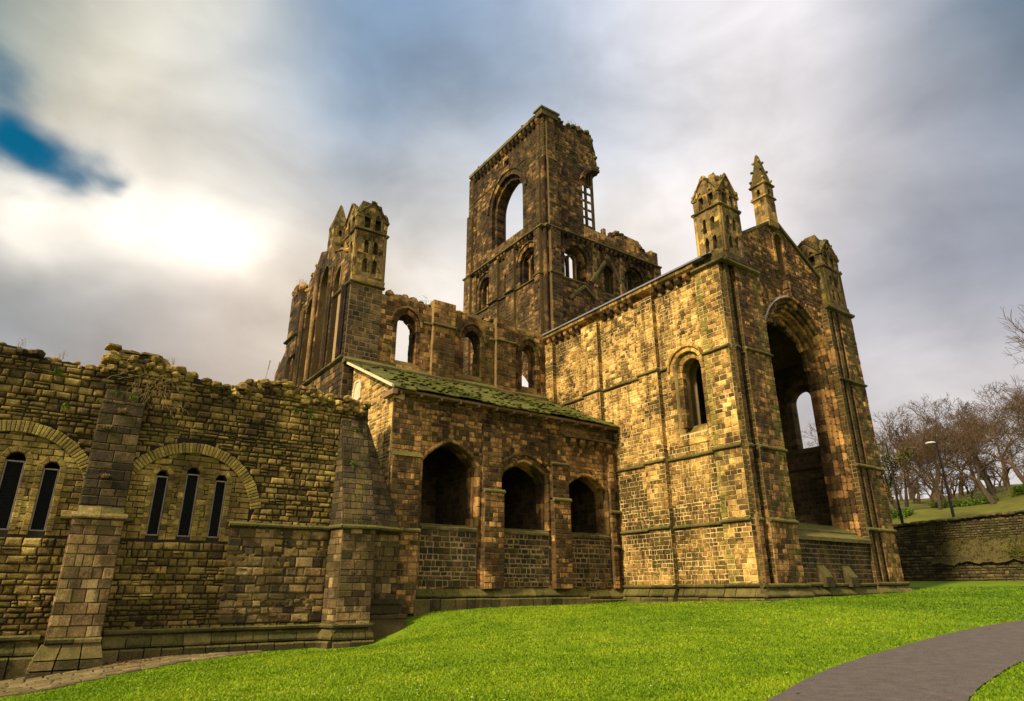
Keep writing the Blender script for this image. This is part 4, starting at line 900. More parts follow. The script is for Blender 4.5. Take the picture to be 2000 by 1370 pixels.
# ---------------------------------------------------------------- side chapel under its lean-to roof
def chapel():
    X = -27.7; fe = FE(X); mb = MB(71); R = mb.r
    A = [four_centred(15.78, 1.56, 2.85, 5.85, 6.9), four_centred(20.28, 1.51, 2.85, 5.55, 6.36), four_centred(24.6, 1.53, 2.85, 5.2, 6.06)]
    mb.wall(fe, rect(12.55, 27.0, -1.1, 8.1), [a[::-1] for a in A], th=.9, ch=(.17, .27), w=(.18, .46), p=(.01, .035), bev=.022)
    # rough broken masonry below the eaves
    mb.wall(FE(X-.03), rect(12.55, 27.0, 8.1, 9.25), th=.8, ch=(.16, .3), w=(.2, .5), p=(.0, .13), bev=.05, jit=.03, lo=0, hi=.55, soft=True)
    def strip(a0, a1, z0, z1, d):
        mb.wall(FE(X+d), rect(a0, a1, z0, z1), th=d+.05, ch=(.2, .3), w=(.26, .5), p=(.008, .03))
        mb.courses(FS(0) if False else Fr((0, a0, 0), (1, 0, 0)), rect(X, X+d, z0, z1), ch=(.26, .36), w=(.3, .6), p=(.002, .015))
    strip(12.52, 14.05, 5.95, 8.6, .10); strip(12.52, 13.98, 2.6, 5.85, .32); strip(12.5, 13.98, -1.0, 2.5, .4)
    strip(17.6, 18.74, 4.65, 7.9, .12); strip(17.58, 18.76, 0, 4.6, .34); strip(21.98, 23.1, 6.4, 8.0, .12); strip(21.96, 23.1, 4.6, 6.4, .26); strip(21.96, 23.1, 0, 4.5, .36)
    strip(26.25, 26.6, 0, 8.2, .2)
    par = mb.build('side_chapel', M_CHAP, church, 'low chapel range with three wide dark arches under a mossy lean-to roof')
    # light south gable
    mb = MB(72); f2 = FS(12.5)
    mb.wall(f2, [(-33.2, -1.5), (-27.7, -1.5), (-27.7, 9.2), (-28.0, 9.45), (-33.2, 11.95)], [], th=.6, ch=(.15, .2), w=(.3, .6), p=(.006, .025), bev=.015, gap=.02)
    mb.build('gable', M_GOLD, par, 'small brightly sunlit gable end')
    mb = MB(73); mb.ring(f2, pointed(-32.35, .42, 9.6, 10.2, 10.75, 6), .17, -.1, .1, step=.5, gap=0); mb.plate(f2, pointed(-32.35, .42, 9.6, 10.2, 10.75, 6)[::-1], th=.02, d=.045, c=(.8, .5, 1)); mb.build('arch', M_RENDER, par, 'small pale arch')
    # infill below the arches
    for i, a in enumerate(A):
        m2 = MB(74+i); c = (a[0][0]+a[-1][0])/2; hw = (a[-1][0]-a[0][0])/2
        m2.wall(FE(X+.04), rect(c-hw+.02, c+hw-.02, .1, 2.62), th=.2, ch=(.17, .32), w=(.2, .5), p=(.0, .05), gap=.034, bev=.03, jit=.016)
        m2.build('infill_wall', M_PATCH, par, 'panel of dark blocks with pale mortar under the arch')
        m2 = MB(84+i); m2.prof(FE(X+.02), c-hw+.02, c+hw-.02, [(-.85, 2.95), (-.2, 2.9), (.12, 2.74), (.12, 2.62), (-.85, 2.62)][::-1], None, .5); m2.build('sill', M_LEDGE, par)
        m2 = MB(90+i); m2.ring(fe, a, .15, -.45, .07, step=.5, lo=.5, hi=1, bev=.04); m2.ring(fe, [(c+(x-c)*(hw-.12)/hw, z-.06) for x, z in a], .2, -.85, -.3, step=.5, lo=.2, hi=.8)
        if i == 1: m2.ring(fe, [(c+(x-c)*1.14, z+.38) for x, z in a[1:-1]], .12, -.05, .12, step=.4)
        m2.build('arch', M_CHAP, par)
        m2 = MB(96+i)      # the recess behind: two side walls, back, ceiling
        y0, y1 = c-hw-.35, c+hw+.35
        m2.wall(FS(y1), rect(-32.6, -28.5, 0, 8), th=.3, ch=(.26, .36), w=(.3, .6), p=(.005, .03)); m2.wall(FN(y0), rect(28.5, 32.6, 0, 8), th=.3, ch=(.26, .36), w=(.3, .6), p=(.005, .03))
        m2.wall(FE(-32.6), rect(y0, y1, 0, 8), th=.3, ch=(.26, .36), w=(.3, .6), p=(.005, .03)); m2.box(-32.6, -28.55, y0, y1, 7.2, 7.4, (.2, .5, 1)); m2.box(-32.6, -28.55, y0, y1, .2, .4, (.2, .5, 1))
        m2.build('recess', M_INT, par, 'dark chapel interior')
    mb = MB(103)
    for a0, a1, z, d in ((12.4, 14.05, 2.5, .4), (17.55, 18.8, 4.62, .3), (21.92, 23.15, 4.5, .34), (21.92, 23.15, 6.42, .24), (26.15, 27.0, 4.1, .2), (26.2, 26.7, 2.2, .22)): mb.string(FE(X+d), a0, a1, z, .2, .12, d=0)
    mb.mark(); mb.prof(FE(X), 12.5, 14.1, [(-.02, 6.15), (.1, 6.12), (.38, 5.86), (-.02, 5.86)][::-1], None, .8)
    mb.string(fe, 22.9, 26.95, 8.1, .22, .34)
    mb.build_each('string_course', M_LEDGE, par)
    for a in (23.5, 24.2, 24.9, 25.6, 26.25): m2 = MB(int(a*13)); m2.corbel(fe, a, 7.98, .32, .42, .34); m2.build('corbel', M_CHAP, par)
    mb = MB(105); plinth_profile(mb, FE(X), 13.9, 24.2, .12, .45, -1.2, roll=False); plinth_profile(mb, FE(X+.02), 24.2, 26.9, .02, .45, -1.2, roll=False); mb.build('plinth', M_PLINTH, par, 'mossy stepped plinth along the foot of the wall')
    # lean-to roof: thick mossy stone slates
    mb = MB(106); R = mb.r; n = 15; x0, z0, x1, z1 = -27.12, 9.10, -33.75, 12.2; sag = lambda y: .05*math.sin(y*.9)+.03*math.sin(y*2.3+1)
    for i in range(n):
        t0, t1 = i/n, (i+1)/n+.02; y = 12.22
        while y < 27.05:
            w = min(R.uniform(.35, .7), 27.05-y); k = R.uniform(0, .025)+sag(y)*(1-t0)
            xa, xb, za, zb = x0+(x1-x0)*t0, x0+(x1-x0)*t1, z0+(z1-z0)*t0+.028+k, z0+(z1-z0)*t1+.02
            mb.hexa([(xa, y, za-.06), (xa, y+w-.01, za-.06), (xb, y+w-.01, zb-.06), (xb, y, zb-.06), (xa, y, za), (xa, y+w-.01, za), (xb, y+w-.01, zb), (xb, y, zb)], mb.tone()); y += w
    for i in range(240):
        t = R.random()**1.3; y = R.uniform(12.3, 27); mb.lump((x0+(x1-x0)*t+.02, y, z0+(z1-z0)*t+.07+sag(y)*(1-t)), R.uniform(.04, .13), (1.2, 1.5, .3))
    mb.build('roof', M_MOSSROOF, par, 'lean-to roof thick with green moss')
    mb = MB(107)
    mb.hexa([(-27.1, 12.12, 9.0), (-27.1, 12.24, 9.0), (-33.4, 12.24, 11.92), (-33.4, 12.12, 11.92), (-27.1, 12.12, 9.13), (-27.1, 12.24, 9.13), (-33.4, 12.24, 12.05), (-33.4, 12.12, 12.05)]); mb.build('verge_board', M_RENDER, par)
    mb = MB(108); mb.box(-27.75, -27.3, 12.45, 27.0, 8.92, 9.04)
    mb.build('soffit', M_WOOD, par)
    y = 12.7
    while y < 27: m2 = MB(int(y*30)); m2.box(-27.75, -27.22, y-.05, y+.05, 8.78, 8.93); m2.build('rafter', M_WOOD, par); y += 1.1
    m2 = MB(110); m2.box(-28.3, -27.1, 12.2, 12.44, 8.7, 8.95); m2.build('wall_plate', M_WOOD, par, 'reddish timber end under the roof corner')
    return par
chapel()

# ================================================================ the ruined range wall in front
def ruined_wall():
    X = -27.7; fe = FE(X)
    root = empty('ruined_wall', 'long ruined rubble wall with slit windows and a crumbling top, joined to the church', 'ruined wall', (X, 4, -2.6))
    prof = [(-9.0, 8.0), (-6, 8.3), (-4, 8.1), (-2.6, 8.3), (-2.08, 8.26), (-2.0, 8.12), (-1.36, 8.1), (-1.02, 7.93), (-.48, 8.02), (.15, 7.9), (.21, 7.82), (.72, 8.15), (.78, 8.6), (1.2, 8.72), (1.64, 8.7), (2.5, 8.78), (2.62, 8.55), (3.1, 8.36), (3.79, 8.2), (4.2, 8.1), (4.81, 7.95), (5.31, 8.02), (5.9, 8.4), (6.83, 8.52), (7.49, 8.56), (8.66, 8.42), (9.62, 8.36), (10.62, 8.25), (11.2, 8.2), (11.3, 8.0)]
    L = [(-1.25, .28, 1.88, 4.2, 4.48), (-.19, .235, 1.88, 4.02, 4.25), (3.29, .215, 1.88, 4.08, 4.295), (4.34, .235, 1.88, 4.25, 4.485), (5.385, .215, 1.88, 4.08, 4.295), (-2.35, .24, 1.88, 4.02, 4.26)]
    holes = [pointed(c, hw, b0, bs, ba, 6)[::-1] for c, hw, b0, bs, ba in L]
    mb = MB(121); R = mb.r
    def arcb(yc, zc, r, t0, t1, n=24): return [(yc+r*math.sin(t), zc+r*math.cos(t)) for t in np.linspace(t0, t1, n)]
    arcs = [(-1.38, 2.74, 2.40), (4.28, 2.66, 2.36)]
    def tone(R, a, b):      # squared paler stone inside the relieving arches and low down
        for yc, zc, r in arcs:
            if b > 1.7 and (a-yc)**2+(b-zc)**2 < r*r: return (R.uniform(.35, 1), R.random(), 1)
        return (R.uniform(0, .75), R.random(), 1) if b > 5 else (R.uniform(.1, .95), R.random(), 1)
    lens = []
    out = [(-9, -3.2), (11.3, -3.2)]+[(a, b-.12) for a, b in prof[::-1]]
    mb.plate(fe, out, holes, th=1.2)
    rings = [arcb(yc, zc, r, -1.25, 1.25)+[(yc-r*.95, 1.72)][:0] for yc, zc, r in arcs]
    # rubble between, outside the voussoir bands
    for a_out, hl, kw in ((out, [(arcb(yc, zc, r+.37, -1.2, 1.2)+[(yc+r*.93, 1.74), (yc-r*.93, 1.74)])[::-1] for yc, zc, r in arcs], dict(ch=(.13, .30), w=(.2, .55), p=(.02, .10), bev=.035, gap=.022, jit=.018, soft=True, split=.14)),):
        mb.courses(fe, a_out, hl, tone=tone, **kw)
    for (yc, zc, r), hs in zip(arcs, ([holes[0], holes[1], holes[5]], holes[2:5])):
        reg = [(yc-r*.97, 1.74), (yc+r*.97, 1.74)]+arcb(yc, zc, r+.10, 1.22, -1.22)
        mb.courses(fe, reg, hs, ch=(.15, .26), w=(.3, .62), p=(.01, .035), bev=.022, gap=.016, tone=tone)
    wall = mb.build('wall', M_RUB, root, 'rubble wall face in rough courses with dark open joints')
    # reddish refaced patch below the string
    mb = MB(122); mb.courses(FE(X+.05), [(5.95, -1.2), (9.95, -1.2), (9.95, 2.3), (5.95, 2.3)], ch=(.22, .42), w=(.3, .75), p=(.01, .06), bev=.03, gap=.016, jit=.015, soft=True); mb.plate(FE(X+.05), rect(5.95, 9.95, -1.2, 2.3), th=.1)
    mb.build('refaced_patch', M_RED, root, 'reddish weathered patch of larger stones below the ledge')
    # relieving arches
    for k, (yc, zc, r) in enumerate(arcs):
        mb = MB(123+k); mb.ring(fe, arcb(yc, zc, r, -1.18 if k else -1.2, 1.42 if k else 1.25), .40, -.05, .10, step=.115, inner=.0, bev=.022, gap=.012, lo=.2, hi=1.0)
        mb.build('relieving_arch', M_VOUS, root, 'shallow arch of thin stones on edge')
    # slit windows
    for k, (c, hw, b0, bs, ba) in enumerate(L):
        P = pointed(c, hw, b0, bs, ba, 6)
        mb = MB(130+k); mb.ring(fe, P, .2, -.5, .04, step=.2, lo=.3, hi=1, inner=.0, gap=.006)
        w = mb.build('slit_window', M_RUB, root)
        mb = MB(140+k); fr = FE(X-.10); t = .05
        for q in (rect(c-hw, c-hw+t, b0, bs-.02), rect(c+hw-t, c+hw, b0, bs-.02), rect(c-hw+t, c+hw-t, b0, b0+t), rect(c-hw+t, c+hw-t, bs-.07, bs-.02)): mb.block(fr, q, -.05, .06, .008)
        mb.build('frame', M_FRAME, w)
        mb = MB(150+k); a = c-hw+t
        for i in range(1, 8): x = c-hw+t+(2*hw-2*t)*i/8; mb.box(X-.125, X-.115, x-.005, x+.005, b0+t, bs-.07)
        z = b0+t+.06
        while z < bs-.08: mb.box(X-.127, X-.113, c-hw+t, c+hw-t, z-.005, z+.005); z += .075
        mb.build('wire_grille', M_WIRE, w)
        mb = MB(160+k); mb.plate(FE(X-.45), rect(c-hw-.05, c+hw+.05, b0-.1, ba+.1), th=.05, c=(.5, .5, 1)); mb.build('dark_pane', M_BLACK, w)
    # string and plinth
    mb = MB(170); mb.string(FE(X+.05), 5.88, 9.98, 2.42, .2, .17); mb.string(FE(X+.0), .38, .9, 2.38, .18, .2); mb.string(FE(X), 2.1, 2.6, 2.38, .18, .2); mb.build_each('string_course', M_LEDGE, root)
    mb = MB(171)
    for a0, a1, z in ((-9, .6, -1.46), (2.35, 9.98, -1.38)): plinth_profile(mb, FE(X+.04), a0, a1, z, .34, -3.1)
    mb.build('plinth', M_PLINTH, root, 'stepped plinth with a rounded top moulding')
    # flat pilaster buttress
    mb = MB(172)
    def strip(a0, a1, z0, z1, d, **k):
        f = FE(X+d); mb.wall(f, rect(a0, a1, z0, z1), th=d, ch=k.get('ch', (.24, .36)), w=k.get('w', (.3, .65)), p=(.008, .03), bev=.022, gap=.016)
        mb.courses(Fr((0, a0, 0), (1, 0, 0)), rect(X, X+d, z0, z1), ch=(.24, .36), w=(.25, .5), p=(.003, .02), bev=.02, gap=.016)
    strip(.83, 2.22, 2.5, 6.6, .42, ch=(.24, .42), w=(.36, .8)); strip(.9, 2.15, 6.6, 7.0, .34)
    mb.build('buttress', M_BUTT, root, 'flat dark buttress strip between the slit windows')
    mb = MB(173); strip(.74, 2.26, -1.45, 2.3, .72, ch=(.3, .46)); mb.string(FE(X+.72), .66, 2.34, 2.42, .2, .12)
    mb.prof(FE(X), .83, 2.2, [(.0, 2.8), (.42, 2.78), (.76, 2.5), (.0, 2.5)][::-1], None, .7)
    o = mb.build('buttress', M_RED, root, 'broad lower stage of the buttress in large reddish blocks')
    mb = MB(174)
    def foot(a0, a1, d, z, bot, k=.0):
        mb.prof(FE(X), a0, a1, [(-.1, z+.1), (d+.06, z+.1), (d+.12, z+.05), (d+.12, z-.04), (d+.05, z-.1), (-.1, z-.1)][::-1], None, .8)
        for e0, e1, zt, zb in ((.06, .24, z-.1, z-.52), (.26, .31, z-.56, z-.80), (.31, .34, z-.85, bot)):
            vs = [(X-.2, a0-e1, zb), (X+d+e1, a0-e1, zb), (X+d+e1, a1+e1*.6, zb), (X-.2, a1+e1*.6, zb), (X-.2, a0-e0, zt), (X+d+e0, a0-e0, zt), (X+d+e0, a1+e0*.6, zt), (X-.2, a1+e0*.6, zt)]
            n = 3
            for i in range(n):
                y0, y1 = i/n+.008, (i+1)/n-.014
                def lp(lo, hi, t): return tuple(lo[j]+(hi[j]-lo[j])*t for j in range(3))
                mb.hexa([lp(vs[0], vs[3], y0), lp(vs[1], vs[2], y0), lp(vs[1], vs[2], y1), lp(vs[0], vs[3], y1), lp(vs[4], vs[7], y0), lp(vs[5], vs[6], y0), lp(vs[5], vs[6], y1), lp(vs[4], vs[7], y1)], mb.tone())
    foot(.72, 2.28, .72, -1.55, -3.2)
    mb.build('plinth', M_PLINTH, o)
    # angle buttress at the north end: battered top on a square foot
    mb = MB(175)
    bot = [(X, 9.93), (X+1.12, 10.14), (X+1.12, 11.62), (X+.62, 12.98), (X-.3, 12.98)]; tp = [(X, 10.02), (X+.06, 10.05), (X+.06, 11.22), (X-.1, 11.3), (X-.3, 11.3)]
    zb, zt = 2.52, 7.25
    def faces(bm_, b, t, z0, z1, ch, w, **k):
        for i in range(len(b)-1):
            p0, p1, q0, q1 = (np.array((*b[i], z0)), np.array((*b[i+1], z0)), np.array((*t[i], z1)), np.array((*t[i+1], z1)))
            A = p1-p0; la = np.linalg.norm(A); A = A/la; up = (q0+q1)/2-(p0+p1)/2; up = up-A*(up@A); lb = np.linalg.norm(up); B = up/lb
            f = Fr(p0, A, B); a0, a1 = (q0-p0)@A, (q1-p0)@A
            bm_.plate(f, [(0, 0), (la, 0), (a1, lb), (a0, lb)], th=.3); bm_.courses(f, [(0, 0), (la, 0), (a1, lb), (a0, lb)], ch=ch, w=w, p=(.008, .03), bev=.02, gap=.016, **k)
    faces(mb, bot, tp, zb, zt, (.2, .36), (.3, .6)); mb.box(X-.3, X+.05, 10.0, 11.3, 7.1, 7.4)
    o = mb.build('buttress', M_BUTT, root, 'tapering angle buttress with a steep dark stone slope')
    mb = MB(176); b2 = [(X, 9.95), (X+1.08, 10.15), (X+1.08, 11.6), (X+.55, 11.62), (X+.55, 12.95), (X-.3, 12.95)]; faces(mb, b2, b2, -2.4, 2.42, (.22, .42), (.3, .6))
    mb.build('base', M_RED, o, 'square lower stage of the angle buttress')
    mb = MB(177)
    for i in range(5):
        b = b2 if i > 2 else bot
    for (x0, y0), (x1, y1) in zip(bot[:-1], bot[1:]):
        A = np.array((x1-x0, y1-y0, 0)); la = np.linalg.norm(A); mb.string(Fr((x0, y0, 0), A/la), -.05, la+.05, 2.45, .2, .12)
    for i, ((x0, y0), (x1, y1)) in enumerate(zip(b2[:3], b2[1:4])):
        A = np.array((x1-x0, y1-y0, 0)); la = np.linalg.norm(A); plinth_profile(mb, Fr((x0, y0, 0), A/la), -.12, la+.12 if i < 2 else la, -1.38, .34, -2.6)
    for z0, z1, e in ((-2.4, -1.16, .42), (-1.14, -1.0, .46), (-.95, -.6, .25), (-.58, -.38, .32)): mb.box(X-.2, X+.55+e, 11.62, 12.95+e*.8, z0, z1)
    mb.build('plinth', M_PLINTH, o)
    # ragged wall head of loose stones
    mb = MB(178); y = -8.8
    py = [p[0] for p in prof]; pz = [p[1] for p in prof]
    while y < 11.25:
        zt = float(np.interp(y, py, pz))
        for d in (0, .45, .9):
            if R.random() < .8: mb.lump((X-d-R.uniform(0, .25)+.04, y+R.uniform(-.1, .1), zt-.10+R.uniform(-.10, .05)-d*.05), R.uniform(.11, .26), (1.25, .9, .55))
        if .7 < y < 2.6 and R.random() < .7: mb.lump((X-.2, y, zt-.25), R.uniform(.16, .3), (1.3, 1, .5))
        y += R.uniform(.12, .34)
    for a0, a1, z in ((.55, 1.15, 8.86), (1.7, 2.5, 8.74), (1.1, 1.8, 8.70)): mb.block(Fr((X-.05, 0, 0), (0, 1, 0)), [(a0, z-.12), (a1, z-.14), (a1-.06, z+.05), (a0+.05, z+.06)], -.5, .12, .05, soft=True)
    for i in range(90):   # rough core showing in the top metre
        y = R.choice((R.uniform(.4, 3.4), R.uniform(4.8, 11.2), R.uniform(7.5, 11.2))); zt = float(np.interp(y, py, pz)); mb.lump((X+R.uniform(-.04, .06), y, zt-R.uniform(.1, .75)), R.uniform(.10, .22), (.8, 1.2, .6))
    mb.build('wall_head', M_RUB, root, 'crumbling jagged wall top of loose stones')
ruined_wall()

# ================================================================ plants on the stonework
def blades(mb, c, n, h, spread, droop=.3, w=.02, up=(0, 0, 1)):
    R = mb.r
    for i in range(n):
        a = R.uniform(0, 6.28); l = h*R.uniform(.5, 1.1); o = np.array(c)+np.array((R.uniform(-spread, spread)*.4, R.uniform(-spread, spread), 0)); t = np.array((math.cos(a), math.sin(a), 0))
        m = o+np.array(up)*l*.6+t*l*.18; e = o+np.array(up)*l*(1-droop)+t*l*(.25+droop); s_ = np.array((-math.sin(a), math.cos(a), 0))*w
        mb.add([o-s_, o+s_, m+s_*.7, m-s_*.7, e], [(0, 1, 2, 3), (3, 2, 4)], mb.tone())
def leaves(mb, c, n, r, size):
    R = mb.r
    for i in range(n):
        v = np.array([R.gauss(0, 1) for _ in range(3)]); v = v/np.linalg.norm(v)*r*R.random()**.5; o = np.array(c)+v*np.array((.6, 1, .8))
        a = np.array([R.gauss(0, 1) for _ in range(3)]); a /= np.linalg.norm(a); b = np.cross(a, [R.gauss(0, 1) for _ in range(3)]); b /= np.linalg.norm(b); s_ = size*R.uniform(.6, 1.2)
        mb.add([o-a*s_, o+b*s_*.45, o+a*s_, o-b*s_*.45], [(0, 1, 2, 3)], mb.tone())
XW = -27.62
for i, (y, z, h, lab) in enumerate(((5.85, 7.75, .38, 'straw coloured grass tuft near the wall top above the right window group'), (10.4, 7.72, .42, 'straw grass tuft hanging near the end of the wall top'),
        (4.6, 7.3, .3, 'pale dry tuft on the wall between the buttress and the tall dip in its top'), (1.5, 6.15, .28, 'small withered tuft high on the dark buttress strip'), (1.15, 5.5, .26, 'small withered tuft on the left half of the dark buttress strip'), (1.4, 3.75, .26, 'dry tuft halfway down the dark buttress strip'))):
    mb = MB(200+i); blades(mb, (XW+(.42 if i > 2 else .06), y, z), 60, h, .12, .95, .009); blades(mb, (XW+(.42 if i > 2 else .06), y, z), 24, h*.8, .09, .3, .008); tag(mb.build('grass_tuft', M_DRY), lab, 'grass tuft', 'dry tufts on the ruined wall')
for i, (y, z, dx, lab) in enumerate(((7.9, 7.25, .05, 'fresh green fern on the wall below its broken right half top'), (8.6, 7.15, .05, 'green fern between two others on the wall face near the right end'), (10.7, 6.75, .12, 'little green plant at the head of the tapering buttress'), (10.6, 5.15, .5, 'bright green tuft on the slope of the tapering buttress'),
        (1.75, 6.75, .45, 'leafy green plant at the top of the dark buttress strip'), (1.2, 6.9, .3, 'small green plant above the left edge of the dark buttress strip'), (-.7, 7.4, .06, 'green tuft near the left end of the wall top'), (-.2, 6.2, .05, 'green sprig on the wall left of the dark buttress strip'))):
    mb = MB(220+i); leaves(mb, (XW+dx, y, z), 34, .20, .06); blades(mb, (XW+dx, y, z), 14, .24, .1, .7, .012); tag(mb.build('fern', M_LEAF), lab, 'fern', 'green plants rooted in the ruined wall')
# bare creeper stems over the buttress head
mb = MB(240); R = mb.r
for i in range(34):
    p = np.array((XW+.1, R.uniform(1.3, 3.2), R.uniform(7.0, 8.3))); d = np.array((.02, R.uniform(-.12, .12), -R.uniform(.05, .16)))
    for k in range(R.randint(5, 11)):
        q = p+d+np.array((R.uniform(-.02, .03), R.uniform(-.06, .06), R.uniform(-.05, .05))); q[0] = max(q[0], XW+.06); mb.tube(p, q, .007, .006, 4, cap=False); p = q
tag(mb.build('creeper', M_DRY), 'tangle of bare brown creeper stems trailing from the wall top above the buttress strip', 'creeper')
for i, (y, z, h, lab) in enumerate(((6.6, 8.5, 1.0, 'taller thin dead stalk standing on the jagged wall top'), (7.0, 8.55, .95, 'right hand dead stalk of the pair on the jagged wall top'))):
    mb = MB(250+i); mb.tube((-28.1, y, z), (-28.1, y+.12, z+h), .012, .006, 5); 
    for k in range(6): mb.lump((-28.1, y+.12*(.6+k*.07), z+h*(.6+k*.075)), .022, (1, 1, 1.4))
    tag(mb.build('dead_stalk', M_DRY), lab, 'dead stalk', 'dead stalks on the wall top')
for i, (y, z, lab) in enumerate(((-2.0, 8.25, 'spindly weed at the far left end of the wall top'), (-.75, 8.0, 'faint wispy weed on the wall top, left of the raised heap'), (2.85, 8.5, 'wispy tuft on the right shoulder of the raised heap of stones'))):
    mb = MB(260+i); blades(mb, (-27.9, y, z), 16, .42, .16, .25, .006); leaves(mb, (-27.9, y, z+.25), 14, .22, .03); tag(mb.build('weed', M_DRY), lab, 'weed', 'wispy weeds on the wall top')
def plant_on(name, mat, x, y, z, lab, n=40, h=.35, sp=.3):
    mb = MB(int(abs(x*7+y*3))); blades(mb, (x, y, z), n, h, sp, .3, .012); leaves(mb, (x, y, z+.1), n, sp*.8, .05); tag(mb.build(name, mat), lab, 'wall plant', 'plants growing on the church walls')
plant_on('wall_plant', M_IVY, -34.2, 17.0, 17.15, 'low green growth on the transept wall head near its corner turret', 60, .3, .9)
plant_on('wall_plant', M_DRY, -45.3, 12.4, 21.6, 'wispy dry plant on the far left crumbling turret', 26, .8, .3)
plant_on('wall_plant', M_IVY, -34.6, 35.9, 28.7, 'small green plant on the broken ledge of the tower', 30, .3, .3)
plant_on('wall_plant', M_IVY, -19.4, 29.3, 19.2, 'tiny bush beside the right corner turret at the foot of the gable', 26, .35, .15)
plant_on('wall_plant', M_IVY, -34.5, 31.0, 37.7, 'green growth on the overgrown top of the tower', 80, .3, 1.1)

# fallen leaves in the corner by the buttress foot
mb = MB(270); R = mb.r
for i in range(260):
    x, y = -26.7+R.gauss(0, .35), 3.25+R.gauss(0, .5)
    if x < -27.25: continue
    z = float(gz(x, y))+.05+R.uniform(0, .05); a = R.uniform(0, 6.28); s_ = R.uniform(.03, .06); t = np.array((math.cos(a), math.sin(a), R.uniform(-.4, .4)))*s_; u = np.array((-math.sin(a), math.cos(a), R.uniform(-.4, .6)))*s_*.6; o = np.array((x, y, z))
    mb.add([o-t, o+u, o+t, o-u], [(0, 1, 2, 3)], mb.tone())
for i in range(150):                 # stray leaves on lawn and path
    d = 7*math.exp(R.random()*1.5); az = rad(R.uniform(18, 88)); x, y = -math.sin(az)*d, math.cos(az)*d
    if x < -23 or (y > 25.8 and x < -17.5): continue
    z = float(gz(x, y))+.075; a = R.uniform(0, 6.28); s_ = R.uniform(.02, .045); t = np.array((math.cos(a), math.sin(a), R.uniform(-.3, .3)))*s_; u = np.array((-math.sin(a), math.cos(a), R.uniform(-.2, .5)))*s_*.6; o = np.array((x, y, z))
    mb.add([o-t, o+u, o+t, o-u], [(0, 1, 2, 3)], mb.tone())
tag(mb.build('fallen_leaves', M_LITTER), kind='stuff')
mb = MB(271); R = mb.r
for i in range(110):                 # daisies, open white heads
    d = 8*math.exp(R.random()*1.3); az = rad(R.uniform(22, 88)); x, y = -math.sin(az)*d, math.cos(az)*d
    if x < -22 or (y > 25 and x < -17.5) or (np.interp(y, [p[1] for p in PL], [p[0] for p in PL]) < x < np.interp(y, [p[1] for p in PR], [p[0] for p in PR])): continue
    z = float(gz(x, y))+.05; s_ = R.uniform(.012, .022); mb.add([(x+s_*math.cos(k*1.047), y+s_*math.sin(k*1.047), z+.004*(k % 2)) for k in range(6)], [tuple(range(6))], (.9, .5, 1))
tag(mb.build('daisies', plain_mat('white_petal', (.6, .6, .55), (.75, .75, .7), 9, .8)), kind='stuff')

# ================================================================ far right: garden wall, lamps, trees
def garden_wall():
    root = empty('retaining_wall', 'dark mossy stone retaining wall in two tiers at the far edge of the lawn', 'retaining wall', (-16, 52, .3))
    mb = MB(301); f = FS(52.0)
    mb.wall(f, [(-31, -.6), (4, -.6), (4, 5.35), (-8, 4.98), (-16, 4.62), (-20, 4.48), (-24.3, 4.32), (-31, 4.2)], th=.7, ch=(.13, .26), w=(.22, .6), p=(.01, .07), bev=.03, jit=.015, gap=.022, soft=True)
    R = mb.r; x = -31
    while x < 4: mb.lump((x, 51.95, float(np.interp(x, [-31, -24.3, -16, -8, 4], [4.2, 4.32, 4.62, 4.98, 5.35]))+.03), R.uniform(.14, .24), (1.3, 1, .5)); x += R.uniform(.2, .4)
    mb.build('upper_tier', M_WALLR, root)
    mb = MB(302); f = FS(51.2); mb.wall(f, [(-31, -.6), (4, -.6), (4, 1.7), (-14, 1.8), (-21.5, 2.1), (-31, 2.3)], th=.75, ch=(.14, .26), w=(.22, .6), p=(.01, .09), bev=.035, jit=.02, gap=.022, soft=True); mb.build('lower_tier', M_WALLR, root)
garden_wall()
def bank_mound():
    X = np.arange(-21.9, 6, .25); Y = np.arange(50.95, 52.03, .09)
    def zf(x, y):
        t = np.clip((51.98-y)/1.0, 0, 1); top = 1.95+1.15*np.clip((x+21.9)/.9, 0, 1)**.5
        n = np.array([[mnoise.noise(Vector((a*1.1, b*1.1, 3.0)))*.3+mnoise.noise(Vector((a*3.1, b*3.1, 7.0)))*.16 for a, b in zip(r1, r2)] for r1, r2 in zip(x, y)])
        return top-(top-1.55)*t**1.6+n*np.clip(t*2+.3, 0, 1)*(x > -21.6)
    grid_obj('bank', X, Y, zf, M_MOUND)
    mb = MB(305); R = mb.r
    for i in range(900):
        x = R.uniform(-21.6, -12); y = R.uniform(51.0, 52.0); z = float(zf(np.array([[x]]), np.array([[y]]))[0, 0])
        if R.random() < .45: leaves(mb, (x, y, z+.03), 4, .12, .06)
        else: blades(mb, (x, y, z-.02), 5, .26, .1, .6, .012)
    tag(mb.build('ground_cover', M_IVY), kind='stuff')
bank_mound()

